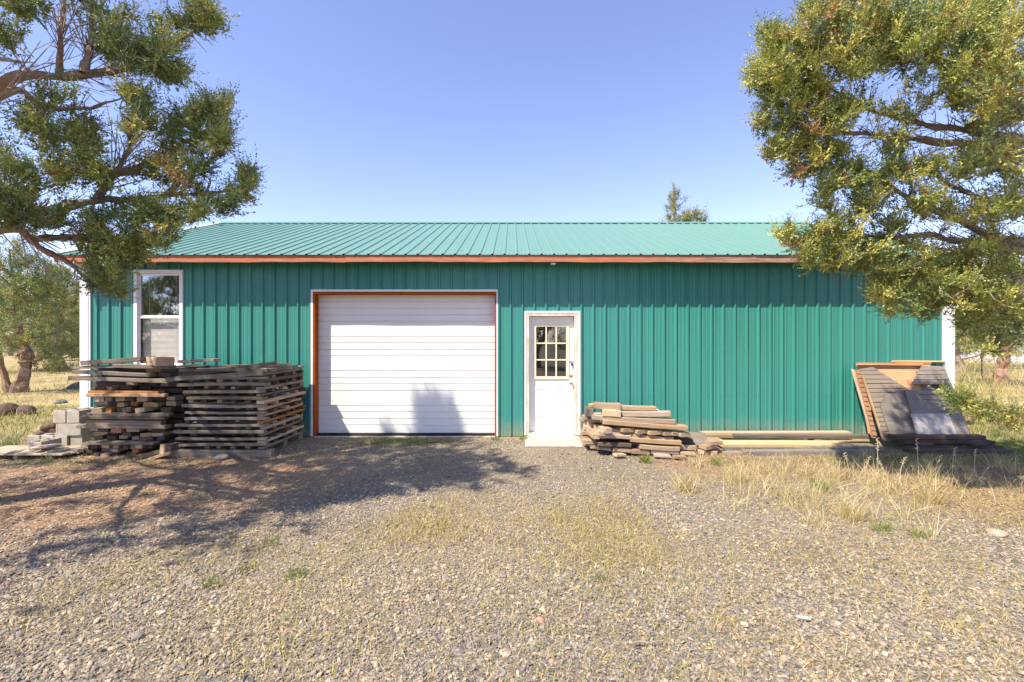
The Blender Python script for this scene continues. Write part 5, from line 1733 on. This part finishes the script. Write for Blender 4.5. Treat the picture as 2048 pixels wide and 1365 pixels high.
xs_, ys_ = [], []
for n, a, b in ((96000, 1.55, 3.4), (86000, 3.4, 5.4), (60000, 5.4, 8.1)):
    x, y = scatter(n, a, b, .85)
    keep = rg.random(n) > np.clip(.93 * duff_m(x, y) + .35 * dry_m(x, y), 0, .93)
    keep &= (y < 7.0) | (np.abs(x + 1.8) < 2.2) | (x < -5.2)
    keep &= ~((y > 7.0) & (x > .18) & (x < 1.2)) & (y < D - .07) & (np.abs(x) < 8.2)
    xs_.append(x[keep]); ys_.append(y[keep])
x = np.concatenate(xs_); y = np.concatenate(ys_)
sz = np.clip(rg.lognormal(math.log(.0082), .32, len(x)), .006, .032)
stones(x, y, sz, 'gravel', 'crushed grey and tan gravel covering the yard before the workshop')


def blades(x, y, h, name, label, tones, width=.004, lean_=.5, kind='stuff', z=0.0, parent=None, curl=.6, cat='grass', off=(0, 0)):
    n = len(x)
    a = rg.uniform(0, 6.28, n); ln = np.abs(rg.normal(0, lean_, n))
    d = np.stack([np.cos(a) * np.sin(ln), np.sin(a) * np.sin(ln), np.cos(ln)], 1)
    dn = np.stack([np.cos(a), np.sin(a), np.zeros(n)], 1)
    sd2 = np.stack([-np.sin(a), np.cos(a), np.zeros(n)], 1)
    # turn the flat side at random
    b = rg.uniform(0, 6.28, n)
    sd2 = unit(sd2 * np.cos(b)[:, None] + np.cross(d, sd2) * np.sin(b)[:, None])
    P0 = np.stack([x - off[0], y - off[1], np.full(n, z)], 1)
    cu = curl * rg.uniform(.2, 1, n)
    rows = []
    wv = width * rg.uniform(.6, 1.4, n)
    for t, wt_ in ((0, 1), (.35, .9), (.7, .6), (1, .1)):
        c = P0 + d * (h * t)[:, None] + dn * (h * cu * t * t * .6)[:, None] - np.array((0, 0, 1)) * (h * cu * t * t * .35)[:, None]
        rows += [c - sd2 * (wv * wt_ / 2)[:, None], c + sd2 * (wv * wt_ / 2)[:, None]]
    V = np.stack(rows, 1).reshape(-1, 3)
    base = (np.arange(n) * 8)[:, None]
    Q = np.concatenate([base + np.array([[2 * k, 2 * k + 1, 2 * k + 3, 2 * k + 2]]) for k in range(3)], 0)
    tn = np.array(tones); C = tn[rg.integers(len(tn), size=n)] * rg.uniform(.75, 1.25, (n, 1))
    o = np_mesh(name, V, Q, M_grass, parent, np.repeat(C, 8, axis=0))
    if label: tag(o, label, cat, None, kind)
    return o


STRAW = [(.56, .42, .20), (.62, .50, .28), (.46, .34, .15), (.50, .42, .18)]
GRN = [(.16, .22, .045), (.24, .28, .06), (.12, .18, .05), (.34, .33, .09)]
YEL = [(.48, .38, .11), (.42, .36, .10), (.54, .43, .17), (.34, .32, .08)]
# short yellow grass through the gravel
x, y = scatter(300000, 2.0, 7.2, .8)
k = rg.random(len(x)) < np.clip(dry_m(x, y) * (.55 + .35 * fbm(x, y, 3.5, 21)) + .010, 0, 1)
x, y = x[k], y[k]
blades(x, y, rg.uniform(.02, .075, len(x)), 'short_grass', 'short yellowing grass growing up through the gravel', YEL + YEL + STRAW, .0042, .75)
# straw lying flat everywhere
x, y = scatter(120000, 1.6, 8.0, .8)
k = (y < D - .1) & (rg.random(len(x)) < .30 + .5 * dry_m(x, y) + .25 * fbm(x, y, 1.1, 3) + .6 * blobm(x, y, 3.6, 5.2, 2.3, 1.2))
x, y = x[k], y[k]
blades(x, y, rg.uniform(.03, .14, len(x)), 'straw_litter', 'pale broken straw strewn over the gravel', [(.60, .50, .33), (.66, .56, .38), (.52, .42, .27), (.56, .44, .24)], .0034, .25, z=.018, curl=.2)
o = bpy.data.objects['straw_litter']
me = o.data
co_ = np.empty(len(me.vertices) * 3, np.float32); me.vertices.foreach_get('co', co_); co_ = co_.reshape(-1, 8, 3)
b0 = co_[:, :1, :].copy(); rel = co_ - b0
yaw = rg.uniform(0, 6.28, len(rel)); up = rg.normal(0, .10, len(rel))
hgt = rel[:, :, 2].copy(); lat = rel[:, :, 0].copy() * .5
rel2 = np.stack([np.cos(yaw)[:, None] * hgt - np.sin(yaw)[:, None] * lat, np.sin(yaw)[:, None] * hgt + np.cos(yaw)[:, None] * lat, np.abs(up)[:, None] * hgt + .004], 2)
me.vertices.foreach_set('co', (b0 + rel2).astype(np.float32).ravel()); me.update()
# needle duff under the trees: short brown bits
x, y = scatter(90000, 2.6, 8.0, .8)
k = (rg.random(len(x)) < duff_m(x, y) * .9) & (y < D - .3)
x, y = x[k], y[k]
n = len(x); yaw = rg.uniform(0, 6.28, n); ll = rg.uniform(.012, .045, n); ww = rg.uniform(.002, .006, n)
dx, dy = np.cos(yaw), np.sin(yaw)
zz = rg.uniform(.003, .016, n); tz = rg.normal(0, .15, n) * ll
V = np.stack([np.stack([x - dx * ll / 2 - dy * ww, y - dy * ll / 2 + dx * ww, zz], 1), np.stack([x - dx * ll / 2 + dy * ww, y - dy * ll / 2 - dx * ww, zz], 1),
              np.stack([x + dx * ll / 2 + dy * ww, y + dy * ll / 2 - dx * ww, zz + np.abs(tz)], 1), np.stack([x + dx * ll / 2 - dy * ww, y + dy * ll / 2 + dx * ww, zz + np.abs(tz)], 1)], 1).reshape(-1, 3)
tn = np.array([(.40, .25, .15), (.30, .18, .10), (.50, .36, .22), (.22, .13, .08), (.58, .45, .28)])
C = np.repeat(tn[rg.integers(5, size=n)] * rg.uniform(.8, 1.2, (n, 1)), 4, axis=0)
tag(np_mesh('needle_litter', V, np.arange(4 * n).reshape(-1, 4), M_straw, None, C), 'brown juniper needle litter under the trees', 'litter', None, 'stuff')
# moss and short green grass before the overhead door and along the lumber
def patch(cx, cy, rx, ry, n):
    a = rg.uniform(0, 6.28, n); q = np.sqrt(rg.uniform(0, 1, n)); return cx + rx * q * np.cos(a), cy + ry * q * np.sin(a)
px_, py_ = [], []
for cx, cy, rx, ry, n in ((-1.75, 7.5, .6, .22, 1500), (-2.4, 7.45, .3, .1, 250), (-1.0, 7.5, .25, .1, 200), (7.4, 7.0, 1.4, .7, 2600), (5.6, 6.35, 1.6, .3, 2200), (-6.0, 6.2, 1.3, .25, 700), (-4.2, 6.05, .9, .2, 200), (3.6, 6.3, 1.4, .12, 500)):
    a, b = patch(cx, cy, rx, ry, n); px_.append(a); py_.append(b)
x = np.concatenate(px_); y = np.concatenate(py_)
blades(x, y, rg.uniform(.02, .08, len(x)), 'green_grass', 'short green grass and moss near the door and lumber', GRN, .004, .6)
# taller dry grass right of the yard
x, y = [], []
for _ in range(105):
    cx, cy = rg.normal(3.7, 1.05), rg.normal(5.25, .62)
    if cx < 1.4 or cy > 6.45 or cy < 3.6: continue
    a, b = patch(cx, cy, .09, .09, int(rg.uniform(8, 52))); x.append(a); y.append(b)
x = np.concatenate(x); y = np.concatenate(y)
blades(x, y, rg.uniform(.06, .32, len(x)) , 'dry_grass', 'tufted pale dry grass at the right of the yard', STRAW + [(.70, .58, .36), (.64, .52, .30)] + [(.58, .5, .3), (.40, .40, .16)], .0042, .42)
# field grass beyond the workshop on both sides
x, y = [], []
for s, (xa, xb), (ya, yb), n in ((-1, (8.2, 34), (9, 34), 26000), (1, (8.3, 36), (9, 36), 34000)):
    yy = ya + (yb - ya) * rg.uniform(0, 1, n) ** 1.2; xx = s * rg.uniform(xa, xb, n)
    k = (np.abs(xx) > .78 * yy) & (np.abs(xx) < 1.35 * yy) & (rg.random(n) < .55 + .45 * fbm(xx, yy, .7, 4))
    x.append(xx[k]); y.append(yy[k])
x = np.concatenate(x); y = np.concatenate(y)
x2 = np.concatenate([-rg.uniform(7.9, 12.5, 5000), rg.uniform(7.9, 13, 9000)]); y2 = rg.uniform(7.4, 11.5, 14000)
k = np.abs(x2) > .8 * y2
blades(x2[k], y2[k], rg.uniform(.04, .17, int(k.sum())), 'field_grass', 'low green and tan grass just beyond the workshop corners', GRN + GRN + STRAW, .009, .5)
hh = np.where(x > 0, rg.uniform(.25, .75, len(x)) * np.clip((y - 8.5) / 5, .25, 1), rg.uniform(.06, .28, len(x)))
blades(x, y, hh, 'field_grass', 'dry tan grass of the open field beyond the workshop', STRAW + [(.50, .42, .16), (.36, .36, .12), (.26, .30, .08)], .013, .35)

# single tufts that stand out
TF = [(1370, 985, 5.02, .36, 'pale straw bunchgrass tuft standing alone right of centre', STRAW, 110), (1290, 925, 6.25, .16, 'bright green grass tuft before the right end of the short pile', GRN, 150),
      (1435, 930, 6.1, .17, 'yellow green grass tuft before the left end of the long lumber', GRN, 120), (1640, 985, 5.1, .22, 'blue green bunchgrass tuft in front of the long lumber', GRN, 120),
      (1700, 1045, 4.25, .30, 'largest straw tuft in the dry grass at right', STRAW, 150), (1760, 1065, 4.0, .14, 'green tuft at the front of the dry grass', GRN, 80), (1838, 1075, 3.88, .08, 'low green tuft on the bare earth at right', GRN, 90),
      (1860, 1010, 4.65, .36, 'tall straw tuft near the right bare earth', STRAW, 110), (595, 1160, 3.2, .10, 'green tuft on the left foreground gravel, farthest right of its trio', GRN, 70), (424, 1172, 3.1, .09, 'green tuft on the left foreground gravel, leftmost of its trio', GRN, 60),
      (495, 1140, 3.3, .09, 'green tuft on the left foreground gravel, middle of its trio', GRN, 50), (545, 1088, 3.75, .09, 'small green tuft at the lower edge of the tree shadow', GRN, 50), (1200, 1165, 3.15, .07, 'small green tuft on the gravel below the yellow grass', GRN, 50),
      (890, 1060, 4.05, .08, 'yellow green tuft left of the yellow grass', YEL, 70), (990, 883, 7.65, .12, 'green tuft at the right foot of the overhead door', GRN, 70), (1048, 880, 7.7, .13, 'green tuft at the left corner of the doorstep', GRN, 80),
      (18, 895, 7.1, .26, 'long green grass tuft left of the concrete blocks', GRN, 140), (48, 893, 7.0, .3, 'dry straw tuft leaning beside the leftmost block', STRAW, 60), (95, 915, 6.35, .14, 'green tuft before the plank platform', GRN, 60)]
for px, py, Y, h, lab, tones, n in TF:
    bx_, by_ = Wx(px, Y), Y
    a, b = patch(bx_, by_, .06 + h * .12, .06 + h * .12, n)
    o = blades(a, b, rg.uniform(.4, 1.0, n) * h, 'grass_tuft', lab, tones, .0045, .38, None, off=(bx_, by_), cat='grass tuft')
    o.location = (bx_, by_, 0)
    o['group'] = 'grass tufts in the yard'
# seeding stalks before the leaning panels
for k, (px, py, Y, h, ln_) in enumerate(((1757, 963, 5.4, .50, .0), (1838, 955, 5.5, .47, -.02), (1700, 955, 5.5, .3, -.12), (1905, 950, 5.6, .34, .1), (1770, 955, 5.4, .26, -.2), (1950, 948, 5.7, .3, .06), (1730, 960, 5.4, .28, .16), (1660, 960, 5.4, .25, -.1), (1870, 955, 5.5, .27, .22), (1800, 958, 5.45, .26, .2))):
    m = MB(); x0 = Wx(px, Y)
    pts_ = [(ln_ * h * t * t * 1.5, .02 * t, h * t) for t in np.linspace(0, 1, 7)]
    m.tube(pts_, np.linspace(.0042, .0018, 7), 5)
    for q in range(9):
        t = .72 + .28 * q / 8; a = q * 2.3
        p = (ln_ * h * t * t * 1.5, .02 * t, h * t)
        m.tube([p, (p[0] + .014 * math.cos(a), p[1] + .014 * math.sin(a), p[2] + .012), (p[0] + .024 * math.cos(a), p[1] + .024 * math.sin(a), p[2] + .004)], [.003, .004, .001], 4)
    o = m.build('seed_stalk', simple('dry_stalk', (.55, .44, .27), .8)); o.location = (x0, Y, 0)
    side = ('tallest left', 'second tallest', 'leaning left', 'slightly right leaning', 'strongly left bent', 'rightmost', 'right leaning short', 'leftmost short', 'bent right', 'middle bent')[k]
    tag(o, f'{side} dry seed stalk in the grass before the leaning panels', 'grass stalk', 'dry seed stalks before the panels')
# dead branch on the field at left
m = MB()
for p in ([(0, 0, .02), (.18, .02, .14), (.34, .0, .34)], [(.18, .02, .14), (.3, .1, .2), (.42, .1, .3)], [(-.2, 0, .03), (0, 0, .05), (.25, -.1, .06)]):
    m.tube(p, [.02, .014, .006], 6)
o = m.build('dead_branch', M_twig); o.location = (Wx(102, 14), 14, 0); tag(o, 'bare dead branch lying in the grass right of the forked trunk', 'branch')
# far woods along the horizon
rw = np.random.default_rng(5)
n = 2600
th = rw.uniform(-1.35, 1.35, n); dist = rw.uniform(75, 150, n)
th = np.where(rw.random(n) < .25, rw.uniform(1.9, 4.4, n), th)
hgt = np.clip(4.6 + 1.8 * np.sin(th * 23) + 1.2 * np.sin(th * 57 + 1), 2, 9)
zz = hgt * rw.uniform(.02, 1, n)
P = np.stack([dist * np.sin(th), dist * np.cos(th), zz], 1)
V, Q, C = tufts(P, np.tile(np.array((0, 0, 1.0)), (n, 1)), rw, 13.0, 7, 9, (.3, .28, .12, .2, .16, .02), .9, 1.3)
tag(np_mesh('far_woods', V, Q, M_leaf, None, C), 'low dark line of distant juniper woods along the horizon', 'woods', None, 'stuff')
